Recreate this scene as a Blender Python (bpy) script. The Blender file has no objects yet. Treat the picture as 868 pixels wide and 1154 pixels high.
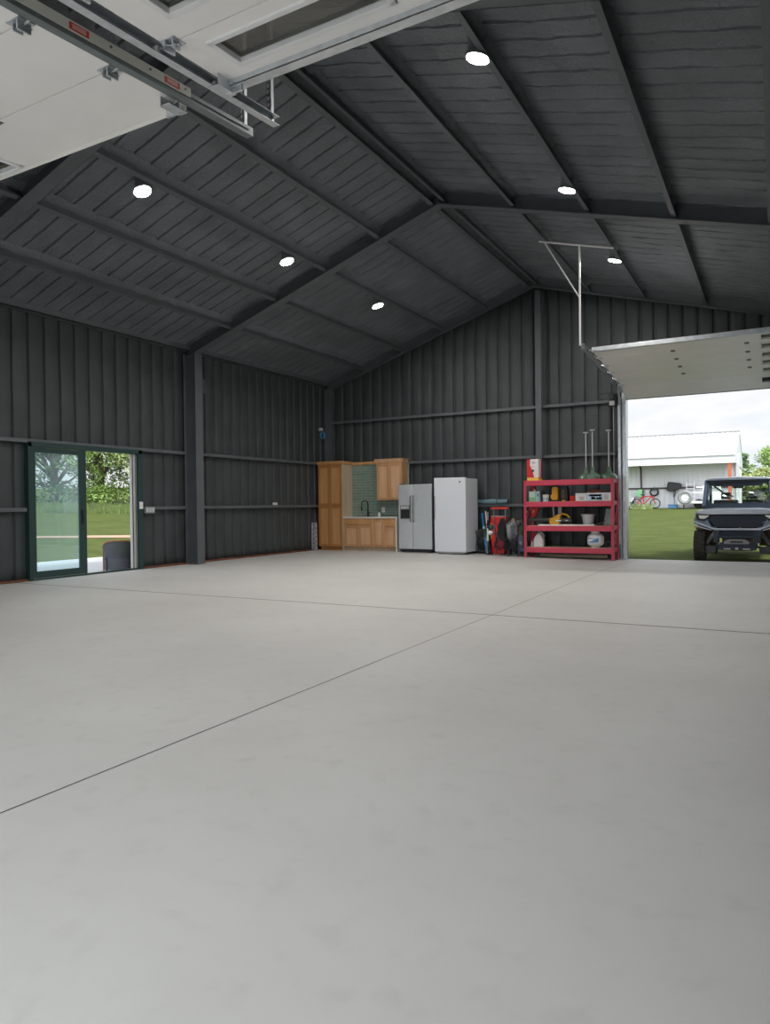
import bpy, bmesh, math, random
from mathutils import Vector, Matrix, noise
R = random.Random(7)
sc = bpy.context.scene
COL = sc.collection
PI = math.pi

# ------------------------------------------------------------------ materials
def mat(name, col, rough=.6, metal=0., bump=0., bscale=40., vary=0., vscale=3., spec=.5, emit=0., coat=0.):
    m = bpy.data.materials.new(name); m.use_nodes = True
    nt = m.node_tree; b = nt.nodes['Principled BSDF']
    b.inputs['Base Color'].default_value = (*col, 1)
    b.inputs['Roughness'].default_value = rough
    b.inputs['Metallic'].default_value = metal
    b.inputs['Specular IOR Level'].default_value = spec
    b.inputs['Coat Weight'].default_value = coat
    if emit:
        b.inputs['Emission Color'].default_value = (*col, 1); b.inputs['Emission Strength'].default_value = emit
    tc = nt.nodes.new('ShaderNodeTexCoord')
    if bump:
        n = nt.nodes.new('ShaderNodeTexNoise'); n.inputs['Scale'].default_value = bscale; n.inputs['Detail'].default_value = 5
        nt.links.new(tc.outputs['Object'], n.inputs['Vector'])
        bp = nt.nodes.new('ShaderNodeBump'); bp.inputs['Strength'].default_value = bump; bp.inputs['Distance'].default_value = .02
        nt.links.new(n.outputs['Fac'], bp.inputs['Height']); nt.links.new(bp.outputs['Normal'], b.inputs['Normal'])
    if vary:
        n = nt.nodes.new('ShaderNodeTexNoise'); n.inputs['Scale'].default_value = vscale; n.inputs['Detail'].default_value = 6
        nt.links.new(tc.outputs['Object'], n.inputs['Vector'])
        r = nt.nodes.new('ShaderNodeValToRGB')
        r.color_ramp.elements[0].position = .3; r.color_ramp.elements[1].position = .7
        r.color_ramp.elements[0].color = (*[c * (1 - vary) for c in col], 1)
        r.color_ramp.elements[1].color = (*[min(1, c * (1 + vary)) for c in col], 1)
        nt.links.new(n.outputs['Fac'], r.inputs['Fac']); nt.links.new(r.outputs['Color'], b.inputs['Base Color'])
    return m

def wood_mat(name, c1, c2, rough=.5):
    m = mat(name, c1, rough); nt = m.node_tree; b = nt.nodes['Principled BSDF']
    tc = nt.nodes.new('ShaderNodeTexCoord'); mp = nt.nodes.new('ShaderNodeMapping')
    mp.inputs['Scale'].default_value = (9, 9, .9)
    n = nt.nodes.new('ShaderNodeTexNoise'); n.inputs['Scale'].default_value = 1; n.inputs['Detail'].default_value = 6; n.inputs['Distortion'].default_value = .6
    r = nt.nodes.new('ShaderNodeValToRGB'); r.color_ramp.elements[0].position = .35; r.color_ramp.elements[1].position = .68
    r.color_ramp.elements[0].color = (*c2, 1); r.color_ramp.elements[1].color = (*c1, 1)
    nt.links.new(tc.outputs['Object'], mp.inputs['Vector']); nt.links.new(mp.outputs['Vector'], n.inputs['Vector'])
    nt.links.new(n.outputs['Fac'], r.inputs['Fac']); nt.links.new(r.outputs['Color'], b.inputs['Base Color'])
    return m

def glass_mat(name, tint, reflect=.08, haze=0., hazecol=(.8, .9, .95)):
    m = bpy.data.materials.new(name); m.use_nodes = True; nt = m.node_tree; nt.nodes.clear()
    o = nt.nodes.new('ShaderNodeOutputMaterial'); t = nt.nodes.new('ShaderNodeBsdfTransparent'); t.inputs[0].default_value = (*tint, 1)
    g = nt.nodes.new('ShaderNodeBsdfGlossy'); g.inputs['Roughness'].default_value = .03
    mx = nt.nodes.new('ShaderNodeMixShader'); mx.inputs[0].default_value = reflect
    nt.links.new(t.outputs[0], mx.inputs[1]); nt.links.new(g.outputs[0], mx.inputs[2])
    last = mx
    if haze:  # bluish haze over the pane, put in as a pale translucent mix
        d = nt.nodes.new('ShaderNodeBsdfTranslucent'); d.inputs[0].default_value = (*hazecol, 1)
        m2 = nt.nodes.new('ShaderNodeMixShader'); m2.inputs[0].default_value = haze
        nt.links.new(last.outputs[0], m2.inputs[1]); nt.links.new(d.outputs[0], m2.inputs[2]); last = m2
    nt.links.new(last.outputs[0], o.inputs[0])
    return m

M = {}
M['wallsheet'] = mat('charcoal_painted_steel', (.047, .056, .059), .5, bump=.35, bscale=60, vary=.16, vscale=2.2)
M['ceilsheet'] = mat('charcoal_spray_foam', (.145, .163, .178), .42, bump=1.0, bscale=24, vary=.18, vscale=1.5)
M['steelblk'] = mat('charcoal_painted_beam', (.10, .115, .124), .42, bump=.3, bscale=50, vary=.1)
M['doorgreen'] = mat('dark_green_frame', (.018, .05, .045), .4)
M['rust'] = mat('brown_sill', (.17, .06, .03), .8, vary=.4, vscale=6)
M['white'] = mat('white_plastic', (.8, .8, .8), .4)
M['panelwhite'] = mat('white_door_panel', (.88, .86, .83), .45, vary=.03, vscale=2, bump=.08, bscale=200)
M['galv'] = mat('galvanised_steel', (.62, .65, .68), .35, metal=.85, vary=.12, vscale=12)
M['galvdark'] = mat('dull_track_steel', (.2, .23, .23), .45, metal=.6, vary=.15, vscale=9)
M['cream'] = mat('cream_steel', (.68, .67, .6), .5)
M['redlabel'] = mat('red_warning_label', (.6, .05, .03), .5)
M['labeltext'] = mat('pale_label_text', (.85, .7, .65), .6)
M['black'] = mat('black_plastic', (.015, .016, .018), .5)
M['rubber'] = mat('black_rubber', (.05, .047, .044), .85, bump=.3, bscale=60)
M['darkgrey'] = mat('dark_grey_plastic', (.06, .065, .07), .5)
M['midgrey'] = mat('grey_plastic', (.25, .26, .27), .5)
M['lightgrey'] = mat('light_grey_plastic', (.5, .51, .52), .5)
M['lamp'] = mat('lamp_lens', (1, .965, .92), .4, emit=740)
M['lamphouse'] = mat('lamp_housing', (.16, .17, .18), .7)
M['oak'] = wood_mat('honey_oak', (.60, .33, .14), (.50, .25, .09))
M['oakrail'] = wood_mat('honey_oak_frame', (.46, .22, .075), (.38, .17, .05))
M['gap'] = mat('shadowed_carcass_edge', (.12, .06, .03), .8)
M['maple'] = wood_mat('pale_maple', (.68, .43, .26), (.60, .35, .19))
M['maplerail'] = wood_mat('pale_maple_frame', (.58, .33, .17), (.5, .26, .12))
M['birch'] = wood_mat('pale_birch_panel', (.56, .46, .33), (.46, .36, .24))
M['counter'] = mat('white_quartz', (.78, .78, .76), .25)
M['bronze'] = mat('dark_bronze', (.02, .017, .015), .3, metal=.7)
M['freezer'] = mat('white_enamel', (.72, .76, .81), .35)
M['red'] = mat('red_steel', (.56, .05, .095), .42)
M['redplast'] = mat('red_plastic', (.62, .02, .02), .4)
M['yellow'] = mat('yellow_plastic', (.75, .38, .015), .4)
M['greenenam'] = mat('green_enamel', (.1, .17, .12), .2, coat=.5)
M['paleteal'] = mat('teal_fabric', (.14, .24, .27), .8)
M['blue'] = mat('blue_fabric', (.02, .18, .42), .7, vary=.3, vscale=8)
M['greyfab'] = mat('grey_fabric', (.15, .165, .18), .85, vary=.9, vscale=11)
M['blackfab'] = mat('black_fabric', (.009, .01, .013), .85, vary=.4, vscale=9)
M['olive'] = mat('olive_fabric', (.14, .16, .08), .85, vary=.4, vscale=9)
M['khaki'] = mat('khaki_fabric', (.38, .33, .2), .85, vary=.3, vscale=9)
M['maroon'] = mat('maroon_fabric', (.13, .01, .02), .85)
M['navyfab'] = mat('slate_fabric', (.08, .1, .16), .85, vary=.5, vscale=10)
M['orange'] = mat('orange_plastic', (.8, .25, .03), .5)
M['brown'] = mat('brown_leather', (.22, .08, .035), .6, vary=.4, vscale=20)
M['mint'] = mat('mint_green_plastic', (.3, .62, .36), .5)
M['palelab'] = mat('pale_label', (.62, .78, .7), .5)
M['bluelab'] = mat('blue_label', (.1, .28, .5), .5)
M['cyanlab'] = mat('pale_blue_label', (.42, .62, .74), .5)
M['carton'] = mat('white_carton', (.72, .72, .74), .7)
M['yelprint'] = mat('yellow_print', (.85, .62, .1), .6)
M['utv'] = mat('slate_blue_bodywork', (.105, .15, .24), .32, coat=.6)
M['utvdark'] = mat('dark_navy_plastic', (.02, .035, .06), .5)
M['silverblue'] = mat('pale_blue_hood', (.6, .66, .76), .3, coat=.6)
M['dirt'] = mat('brown_dusty_wheel_arch', (.2, .13, .09), .9, vary=.3, vscale=7)
M['lens'] = mat('headlight_lens', (.8, .8, .78), .1, coat=1)
M['shedwall'] = mat('white_ribbed_siding', (.66, .66, .69), .6)
M['shedroof'] = mat('white_metal_roof', (.85, .85, .86), .5)
M['shedgrey'] = mat('grey_gable_flashing', (.5, .55, .6), .5)
M['redpost'] = mat('red_oxide_steel', (.55, .13, .07), .7)
M['brownsteel'] = mat('brown_girt', (.05, .035, .035), .7)
M['conc'] = mat('outside_concrete', (.52, .53, .56), .85, vary=.06, vscale=1.5)
M['bark'] = mat('bark', (.12, .09, .07), .9, vary=.3)
M['leafA'] = mat('bright_leaf', (.27, .4, .11), .6, vary=.45, vscale=.9)
M['leafB'] = mat('mid_leaf', (.12, .2, .085), .6, vary=.5, vscale=.8)
M['leafC'] = mat('yellow_green_leaf', (.36, .42, .17), .6, vary=.35, vscale=.9)
M['grassblade'] = mat('tall_grass_blade', (.12, .17, .05), .8, vary=.35, vscale=.6)
M['track'] = mat('dirt_track', (.4, .27, .2), .95, vary=.3, vscale=.6)
M['wicker'] = mat('dark_wicker', (.07, .08, .1), .7)
M['tan'] = mat('tan_wicker_rim', (.3, .14, .07), .7)
M['poolblue'] = mat('blue_coil', (.06, .3, .62), .4)
M['glass'] = glass_mat('pane_glass', (.86, .95, .96), .06, .10, (.7, .85, .95))
M['windscreen'] = glass_mat('windscreen_glass', (.9, .96, .93), .06)
M['smoke'] = glass_mat('door_window_glass', (.55, .55, .5), .12)

def stainless():
    m = mat('brushed_stainless', (.72, .75, .78), .33, metal=.6); nt = m.node_tree; b = nt.nodes['Principled BSDF']
    tc = nt.nodes.new('ShaderNodeTexCoord'); mp = nt.nodes.new('ShaderNodeMapping'); mp.inputs['Scale'].default_value = (1, 1, 1.6)
    n = nt.nodes.new('ShaderNodeTexNoise'); n.inputs['Scale'].default_value = 2.2; n.inputs['Detail'].default_value = 2; n.inputs['Distortion'].default_value = .8
    bp = nt.nodes.new('ShaderNodeBump'); bp.inputs['Strength'].default_value = .5; bp.inputs['Distance'].default_value = .05
    nt.links.new(tc.outputs['Object'], mp.inputs['Vector']); nt.links.new(mp.outputs['Vector'], n.inputs['Vector'])
    nt.links.new(n.outputs['Fac'], bp.inputs['Height']); nt.links.new(bp.outputs['Normal'], b.inputs['Normal'])
    return m
M['steel'] = stainless()

def tile_mat():
    m = mat('sage_green_tile', (.2, .27, .23), .25); nt = m.node_tree; b = nt.nodes['Principled BSDF']
    tc = nt.nodes.new('ShaderNodeTexCoord'); mp = nt.nodes.new('ShaderNodeMapping'); mp.inputs['Rotation'].default_value = (PI / 2, 0, 0)
    br = nt.nodes.new('ShaderNodeTexBrick'); br.inputs['Color1'].default_value = (.17, .235, .195, 1); br.inputs['Color2'].default_value = (.215, .285, .24, 1)
    br.inputs['Mortar'].default_value = (.36, .42, .38, 1); br.inputs['Scale'].default_value = 1
    br.inputs['Brick Width'].default_value = .3; br.inputs['Row Height'].default_value = .075; br.inputs['Mortar Size'].default_value = .004
    nt.links.new(tc.outputs['Object'], mp.inputs['Vector']); nt.links.new(mp.outputs['Vector'], br.inputs['Vector']); nt.links.new(br.outputs['Color'], b.inputs['Base Color'])
    return m
M['tile'] = tile_mat()

def floor_mat():
    m = mat('sealed_concrete', (.44, .43, .415), .55, spec=.35); nt = m.node_tree; b = nt.nodes['Principled BSDF']; L = nt.links.new
    tc = nt.nodes.new('ShaderNodeTexCoord')
    n1 = nt.nodes.new('ShaderNodeTexNoise'); n1.inputs['Scale'].default_value = .55; n1.inputs['Detail'].default_value = 9; n1.inputs['Roughness'].default_value = .62
    r1 = nt.nodes.new('ShaderNodeValToRGB'); r1.color_ramp.elements[0].position = .3; r1.color_ramp.elements[1].position = .72
    r1.color_ramp.elements[0].color = (.525, .515, .495, 1); r1.color_ramp.elements[1].color = (.6, .595, .575, 1)
    n2 = nt.nodes.new('ShaderNodeTexNoise'); n2.inputs['Scale'].default_value = 7; n2.inputs['Detail'].default_value = 8
    r2 = nt.nodes.new('ShaderNodeValToRGB'); r2.color_ramp.elements[0].position = .27; r2.color_ramp.elements[1].position = .45
    r2.color_ramp.elements[0].color = (.93, .93, .925, 1); r2.color_ramp.elements[1].color = (1, 1, 1, 1)
    mx = nt.nodes.new('ShaderNodeMix'); mx.data_type = 'RGBA'; mx.blend_type = 'MULTIPLY'; mx.inputs[0].default_value = 1
    L(tc.outputs['Object'], n1.inputs['Vector']); L(tc.outputs['Object'], n2.inputs['Vector'])
    L(n1.outputs['Fac'], r1.inputs['Fac']); L(n2.outputs['Fac'], r2.inputs['Fac'])
    L(r1.outputs['Color'], mx.inputs[6]); L(r2.outputs['Color'], mx.inputs[7]); L(mx.outputs[2], b.inputs['Base Color'])
    return m
M['floor'] = floor_mat()
M['joint'] = mat('joint_filler', (.05, .049, .047), .9)

def grass_mat():
    m = mat('lawn', (.1, .17, .035), .9, spec=.1); nt = m.node_tree; b = nt.nodes['Principled BSDF']; L = nt.links.new
    tc = nt.nodes.new('ShaderNodeTexCoord')
    n1 = nt.nodes.new('ShaderNodeTexNoise'); n1.inputs['Scale'].default_value = 1.1; n1.inputs['Detail'].default_value = 10; n1.inputs['Roughness'].default_value = .75
    r1 = nt.nodes.new('ShaderNodeValToRGB'); r1.color_ramp.elements[0].position = .3; r1.color_ramp.elements[1].position = .7
    r1.color_ramp.elements[0].color = (.055, .076, .02, 1); r1.color_ramp.elements[1].color = (.115, .143, .042, 1)
    n2 = nt.nodes.new('ShaderNodeTexNoise'); n2.inputs['Scale'].default_value = 30; n2.inputs['Detail'].default_value = 4
    bp = nt.nodes.new('ShaderNodeBump'); bp.inputs['Strength'].default_value = .8; bp.inputs['Distance'].default_value = .05
    L(tc.outputs['Object'], n1.inputs['Vector']); L(tc.outputs['Object'], n2.inputs['Vector']); L(n1.outputs['Fac'], r1.inputs['Fac'])
    L(r1.outputs['Color'], b.inputs['Base Color']); L(n2.outputs['Fac'], bp.inputs['Height']); L(bp.outputs['Normal'], b.inputs['Normal'])
    return m
M['grass'] = grass_mat()

# ------------------------------------------------------------------ mesh helpers
WL = {}
class B:
    """collects shapes in world coordinates; build() links them as ONE mesh object"""
    def __init__(s, m=None, xf=None): s.v = []; s.f = []; s.mi = []; s.ms = [m or 'white']; s.cur = 0; s.xf = xf
    def use(s, m):
        if m not in s.ms: s.ms.append(m)
        s.cur = s.ms.index(m); return s
    def add(s, vs, fs):
        k = len(s.v)
        if s.xf: vs = [s.xf(*p) for p in vs]
        s.v += [tuple(p) for p in vs]; s.f += [tuple(i + k for i in f) for f in fs]; s.mi += [s.cur] * len(fs); return s
    def box(s, x0, x1, y0, y1, z0, z1):
        return s.add([(x, y, z) for x in (x0, x1) for y in (y0, y1) for z in (z0, z1)],
                     [(0, 1, 3, 2), (4, 6, 7, 5), (0, 4, 5, 1), (2, 3, 7, 6), (0, 2, 6, 4), (1, 5, 7, 3)])
    def prism(s, pts, a0, a1, ax='y'):
        """outline in the plane across axis ax: 'y' -> (x,z), 'x' -> (y,z), 'z' -> (x,y)"""
        def P(p, a): return {'y': (p[0], a, p[1]), 'x': (a, p[0], p[1]), 'z': (p[0], p[1], a)}[ax]
        n = len(pts); vs = [P(p, a0) for p in pts] + [P(p, a1) for p in pts]
        fs = [tuple(range(n)), tuple(range(2 * n - 1, n - 1, -1))] + [(i, i + n, (i + 1) % n + n, (i + 1) % n) for i in range(n)]
        return s.add(vs, fs)
    def tube(s, pts, r, n=10, cap=True, closed=False):
        pts = [Vector(p) for p in pts]; k = len(pts); rs = r if isinstance(r, (list, tuple)) else [r] * k
        vs = []; up = None
        for i, p in enumerate(pts):
            if closed: t = (pts[(i + 1) % k] - pts[i - 1]).normalized()
            else: t = (pts[min(i + 1, k - 1)] - pts[max(i - 1, 0)]).normalized()
            if up is None or abs(up.dot(t)) > .98: up = Vector((0, 0, 1)) if abs(t.z) < .9 else Vector((1, 0, 0))
            u = t.cross(up).normalized(); w = u.cross(t).normalized(); up = w
            vs += [p + (u * math.cos(a) + w * math.sin(a)) * rs[i] for a in (2 * PI * j / n for j in range(n))]
        fs = []
        for i in range(k if closed else k - 1):
            j = (i + 1) % k
            fs += [(i * n + q, i * n + (q + 1) % n, j * n + (q + 1) % n, j * n + q) for q in range(n)]
        if cap and not closed: fs += [tuple(range(n - 1, -1, -1)), tuple(range((k - 1) * n, k * n))]
        return s.add(vs, fs)
    def rod(s, a, b, r, n=10): return s.tube([a, b], r, n)
    def lathe(s, prof, c, n=24, ax='z'):
        """prof: (radius, height) pairs round axis ax through c"""
        vs = []
        for r, h in prof:
            for j in range(n):
                a = 2 * PI * j / n; x, y = r * math.cos(a), r * math.sin(a)
                vs.append({'z': (c[0] + x, c[1] + y, c[2] + h), 'y': (c[0] + x, c[1] + h, c[2] + y), 'x': (c[0] + h, c[1] + x, c[2] + y)}[ax])
        k = len(prof); fs = []
        for i in range(k - 1): fs += [(i * n + q, i * n + (q + 1) % n, (i + 1) * n + (q + 1) % n, (i + 1) * n + q) for q in range(n)]
        if prof[0][0] > 1e-4: fs.append(tuple(range(n - 1, -1, -1)))
        if prof[-1][0] > 1e-4: fs.append(tuple(range((k - 1) * n, k * n)))
        return s.add(vs, fs)
    def blob(s, c, rad, n=20, rings=12, amp=.0, fr=3., seed=0):
        vs = []; fs = []
        for i in range(rings + 1):
            th = PI * i / rings
            for j in range(n):
                a = 2 * PI * j / n; d = Vector((math.sin(th) * math.cos(a), math.sin(th) * math.sin(a), math.cos(th)))
                k = 1 + amp * noise.noise(d * fr + Vector((seed, 0, 0)))
                vs.append((c[0] + d.x * rad[0] * k, c[1] + d.y * rad[1] * k, c[2] + d.z * rad[2] * k))
        for i in range(rings): fs += [(i * n + q, i * n + (q + 1) % n, (i + 1) * n + (q + 1) % n, (i + 1) * n + q) for q in range(n)]
        return s.add(vs, fs)
    def torus(s, c, R_, r, ax='y', n=28, m=10):
        pts = []
        for j in range(n):
            a = 2 * PI * j / n; x, y = R_ * math.cos(a), R_ * math.sin(a)
            pts.append({'z': (c[0] + x, c[1] + y, c[2]), 'y': (c[0] + x, c[1], c[2] + y), 'x': (c[0], c[1] + x, c[2] + y)}[ax])
        return s.tube(pts, r, m, closed=True)
    def build(s, name, parent=None, bevel=0, seg=2, smooth=35, solid=0, face=None):
        me = bpy.data.meshes.new(name)
        off = WL[parent.name] if parent else Vector((0, 0, 0))
        me.from_pydata([tuple(Vector(p) - off) for p in s.v], [], s.f)
        for m in s.ms: me.materials.append(M[m])
        me.polygons.foreach_set('material_index', s.mi)
        bm = bmesh.new(); bm.from_mesh(me); bmesh.ops.remove_doubles(bm, verts=bm.verts, dist=1e-5)
        bmesh.ops.recalc_face_normals(bm, faces=bm.faces)
        if face and sum(f.normal.dot(Vector(face)) * f.calc_area() for f in bm.faces) < 0: bmesh.ops.reverse_faces(bm, faces=bm.faces)
        bm.to_mesh(me); bm.free()
        if smooth:
            me.polygons.foreach_set('use_smooth', [True] * len(me.polygons)); me.set_sharp_from_angle(angle=math.radians(smooth))
        me.update()
        o = bpy.data.objects.new(name, me); COL.objects.link(o)
        if parent: o.parent = parent
        WL[o.name] = off
        if bevel:
            md = o.modifiers.new('bevel', 'BEVEL'); md.width = bevel; md.segments = seg; md.limit_method = 'ANGLE'; md.angle_limit = math.radians(40)
        if solid:
            md = o.modifiers.new('thickness', 'SOLIDIFY'); md.thickness = abs(solid); md.offset = -1 if solid > 0 else 1
        return o

def tag(o, label=None, cat=None, group=None, kind=None):
    if label: o['label'] = label
    if cat: o['category'] = cat
    if group: o['group'] = group
    if kind: o['kind'] = kind
    return o
def thing(name, label, cat, loc, group=None):
    o = bpy.data.objects.new(name, None); COL.objects.link(o); o.location = loc; o.empty_display_size = .1
    WL[o.name] = Vector(loc); return tag(o, label, cat, group)
def struct_root(name, loc, label=None):
    o = bpy.data.objects.new(name, None); COL.objects.link(o); o.location = loc; WL[o.name] = Vector(loc)
    return tag(o, label, None, None, 'structure')
def struct(b, name, label=None, **k): return tag(b.build(name, **k), label, None, None, 'structure')
NT = [0]
def trim(b, label, **k):
    NT[0] += 1; return struct(b, 'trim_%d' % NT[0], label, **k)

# ------------------------------------------------------------------ building dimensions
D = 16.77; XR = 12.14; YN = -.22; XC = 5.97
Y0, Y1 = 5.95, 11.38                       # centre lines of the two inner frames
def PB(x): return 4.47 + .335 * x if x <= XC else 6.47 - .275 * (x - XC)      # underside of purlins
def CE(x): return PB(x) + .2                                                 # foam skin of the roof
def fz(x, y):
    s = min(1, max(0, (x - 4) / 4)); t = min(1, max(0, (y - 12) / 4.8)); return -.085 * s * t ** 1.5

# floor: gently dished towards the far overhead door
xs = [-.12, 0, 1, 2, 3, 4] + [4 + .5 * i for i in range(1, 9)] + [9, 10, 11, XR]
ys = [YN - .12, 0, 3, 6, 9, 12] + [12 + .4 * i for i in range(1, 12)] + [D + .12]
b = B('floor')
b.add([(x, y, fz(x, y)) for x in xs for y in ys], [(i * len(ys) + j, (i + 1) * len(ys) + j, (i + 1) * len(ys) + j + 1, i * len(ys) + j + 1) for i in range(len(xs) - 1) for j in range(len(ys) - 1)])
fl = struct(b, 'floor', 'pale grey sealed concrete slab with saw-cut joints', solid=.15, face=(0, 0, 1))
b = B('joint')
for j in range(40):
    ya, yb = YN + (D - YN) * j / 40, YN + (D - YN) * (j + 1) / 40; w = .004
    b.add([(8.33 - w, ya, fz(8.33, ya) + .0012), (8.33 + w, ya, fz(8.33, ya) + .0012), (8.33 + w, yb, fz(8.33, yb) + .0012), (8.33 - w, yb, fz(8.33, yb) + .0012)], [(0, 1, 2, 3)])
for i in range(40):
    xa, xb = -.1 + 12.2 * i / 40, -.1 + 12.2 * (i + 1) / 40; w = .012
    b.add([(xa, 7.344 - w, .0013), (xb, 7.344 - w, .0013), (xb, 7.344 + w, .0013), (xa, 7.344 + w, .0013)], [(0, 1, 2, 3)])
b.build('saw_cut_joint', fl)

# ribbed sheet walls
def levels(holes_t, T0, step): 
    t = 0; out = []
    while t < T0 - 1e-6: out.append(t); t += step
    out += [h for h in holes_t]; out.append(T0); return sorted(set(round(q, 4) for q in out))
def ribbed(P, s0, s1, top, holes, T0, amp=.006, phase=0, step=.35, extra=4, zmin=0):
    """P(s, t, d): world point; d towards the room. top(s) = roof height"""
    ss = set([s0, s1])
    k = math.floor(s0 / .305) - 1
    while k * .305 < s1 + .3:
        for q in (.02, .075, .13, .185, .215, .24, .268, .29):
            s = k * .305 + phase + q
            if s0 < s < s1: ss.add(round(s, 4))
        k += 1
    for h in holes: ss.add(h[0]); ss.add(h[1])
    ss = sorted(ss)
    def prof(s):
        q = ((s - phase) % .305)
        if q < .2 or q > .3: return 0
        return -.045 * (1 if .236 < q < .27 else .2)
    ts = levels([h for hh in holes for h in hh[2:]], T0, step)
    vs = []; nt = len(ts) + extra
    for s in ss:
        T = top(s); col = ts + [T0 + (T - T0) * (i + 1) / extra for i in range(extra)]
        for t in col:
            d = prof(s) + 1.4 * amp * noise.noise(Vector((s * 2.1, t * 1.7, phase * 9))) + amp * .6 * noise.noise(Vector((s * 9, t * 6, 3)))
            vs.append(P(s, t, d))
    fs = []
    for i in range(len(ss) - 1):
        sm = (ss[i] + ss[i + 1]) / 2
        for j in range(nt - 1):
            if j < len(ts) - 1:
                tm = (ts[j] + ts[j + 1]) / 2
                if any(h[0] < sm < h[1] and h[2] < tm < h[3] for h in holes): continue
            a = i * nt + j; fs.append((a, a + nt, a + nt + 1, a + 1))
    return vs, fs
WS = -.1   # sheet sits 10 cm behind the girt faces
v, f = ribbed(lambda s, t, d: (WS + d, s, t - .1), YN, D + .1, lambda s: 4.75, [(7.64, 9.95, 0, 2.4)], 4.5, phase=.11)
struct(B('wallsheet').add(v, f), 'wall_left', 'charcoal ribbed steel side wall', solid=.1, face=(1, 0, 0))
v, f = ribbed(lambda s, t, d: (XR - d, s, t - .1), YN, D + .1, lambda s: CE(XR) + .1, [], 4.5, phase=.11)
struct(B('wallsheet').add(v, f), 'wall_right', 'charcoal ribbed steel side wall beside the overhead doors', solid=.1, face=(-1, 0, 0))
v, f = ribbed(lambda s, t, d: (s, D + .1 - d, t - .15), -.12, XR + .02, lambda s: CE(s) + .17, [(8.06, 11.7, 0, 3.83)], 4.2, phase=.2, amp=.012)
struct(B('wallsheet').add(v, f), 'wall_far', 'charcoal ribbed steel gable wall', solid=.1, face=(0, -1, 0))
v, f = ribbed(lambda s, t, d: (s, YN - .02 + d, t - .1), -.12, XR + .02, lambda s: CE(s) + .12, [(3.9, 7.55, 0, 3.78), (8.0, 11.7, 0, 3.78)], 4.2, phase=.2)
struct(B('wallsheet').add(v, f), 'wall_near', 'charcoal ribbed steel gable wall around the two near doors', solid=.1, face=(0, 1, 0))

# foam-coated ribbed roof
ysr = []; k = -3
while k * .305 < D + .3:
    for q in (.0, .05, .1, .15, .2, .238, .25, .262, .276):
        y = k * .305 + q
        if YN - .1 < y < D + .15: ysr.append((y, {.238: -.006, .25: .03, .262: .03, .276: -.008}.get(q, 0)))
    k += 1
def roof_z(x, y, rib):
    e = .012 if x < XC else .017
    n = e * noise.noise(Vector((x * 2.3, y * 7, 0))) + e * .8 * noise.noise(Vector((x * 7, y * 16, 5)))
    if x > 7: n += .012 * min(1, (x - 7) / 2) * noise.noise(Vector((x * 5, y * 21, 8)))
    sag = 0
    return CE(x) + rib + n
b = B('ceilsheet')
xsr = [-.12 + i * (XC + .12) / 60 for i in range(60)] + [XC + i * (XR + .1 - XC) / 70 for i in range(71)]
vs = [(x, y, roof_z(x, y, r)) for x in xsr for y, r in ysr]; n = len(ysr)
b.add(vs, [(i * n + j, (i + 1) * n + j, (i + 1) * n + j + 1, i * n + j + 1) for i in range(len(xsr) - 1) for j in range(n - 1)])
o = struct(b, 'ceiling', 'dark spray-foamed corrugated roof underside', face=(0, 0, -1))
md = o.modifiers.new('thickness', 'SOLIDIFY'); md.thickness = .1; md.offset = -1

# frames: columns, rafters
def ibeam_rafter(y, wy, label, yweb=None):
    """bottom flange, web, following both slopes"""
    for side in (0, 1):
        x0, x1 = ((0, XC) if side == 0 else (XC, XR))
        b = B('steelblk'); yw = y if yweb is None else yweb
        def sl(y0, y1, h0, h1):
            b.add([(x, yy, PB(x) + h) for x in (x0, x1) for yy in (y0, y1) for h in (h0, h1)],
                  [(0, 1, 3, 2), (4, 6, 7, 5), (0, 4, 5, 1), (2, 3, 7, 6), (0, 2, 6, 4), (1, 5, 7, 3)])
        sl(y - wy / 2, y + wy / 2, -.05, -.03); sl(yw - .006, yw + .006, -.03, .22)
        sl(y - wy / 2, y + wy / 2, .2, .215)
        xa = .3 if side == 0 else x0 + .02
        if side == 0: # gusset at ridge and knee
            b.box(x1 - .012, x1, y - wy / 2, y + wy / 2, PB(x1) - .05, PB(x1) + .22)
        else:
            b.box(x0, x0 + .012, y - wy / 2, y + wy / 2, PB(x0) - .05, PB(x0) + .22)
        trim(b, label % ('left' if side == 0 else 'right'), smooth=0, bevel=.004)
ibeam_rafter(Y0, .2, 'near roof rafter on the %s slope')
ibeam_rafter(Y1, .2, 'middle roof rafter on the %s slope')
ibeam_rafter(D - .02, .16, 'gable rafter on the %s slope against the far wall')
def column(x0, x1, y0, y1, top, label, z0=0, along='x'):
    b = B('steelblk')
    if along == 'x':
        b.box(x1 - .014, x1, y0, y1, z0, top); b.box(x0, x0 + .014, y0, y1, z0, top); b.box(x0, x1, (y0 + y1) / 2 - .05, (y0 + y1) / 2 - .038, z0, top)
    else:
        b.box(x0, x1, y1 - .014, y1, z0, top); b.box(x0, x1, y0, y0 + .014, z0, top); b.box((x0 + x1) / 2 - .006, (x0 + x1) / 2 + .006, y0, y1, z0, top)
    b.box(x0, x1 + .01, y0 - .01, y1 + .01, z0, z0 + .02)
    trim(b, label, smooth=0, bevel=.004)
column(-.06, .28, Y1 - .11, Y1 + .11, 4.5, 'steel column on the left wall under the middle rafter')
column(-.06, .28, Y0 - .11, Y0 + .11, 4.5, 'steel column on the left wall under the near rafter')
column(-.06, .12, D - .1, D + .06, 4.5, 'corner steel column between left wall and far wall')
column(6.02, 6.16, D - .1, D + .08, 6.3, 'steel column up the middle of the far wall', z0=fz(6.1, D), along='y')
column(XR - .28, XR + .02, Y1 - .11, Y1 + .11, PB(XR - .28) - .02, 'steel column on the right wall under the middle rafter')
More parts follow.
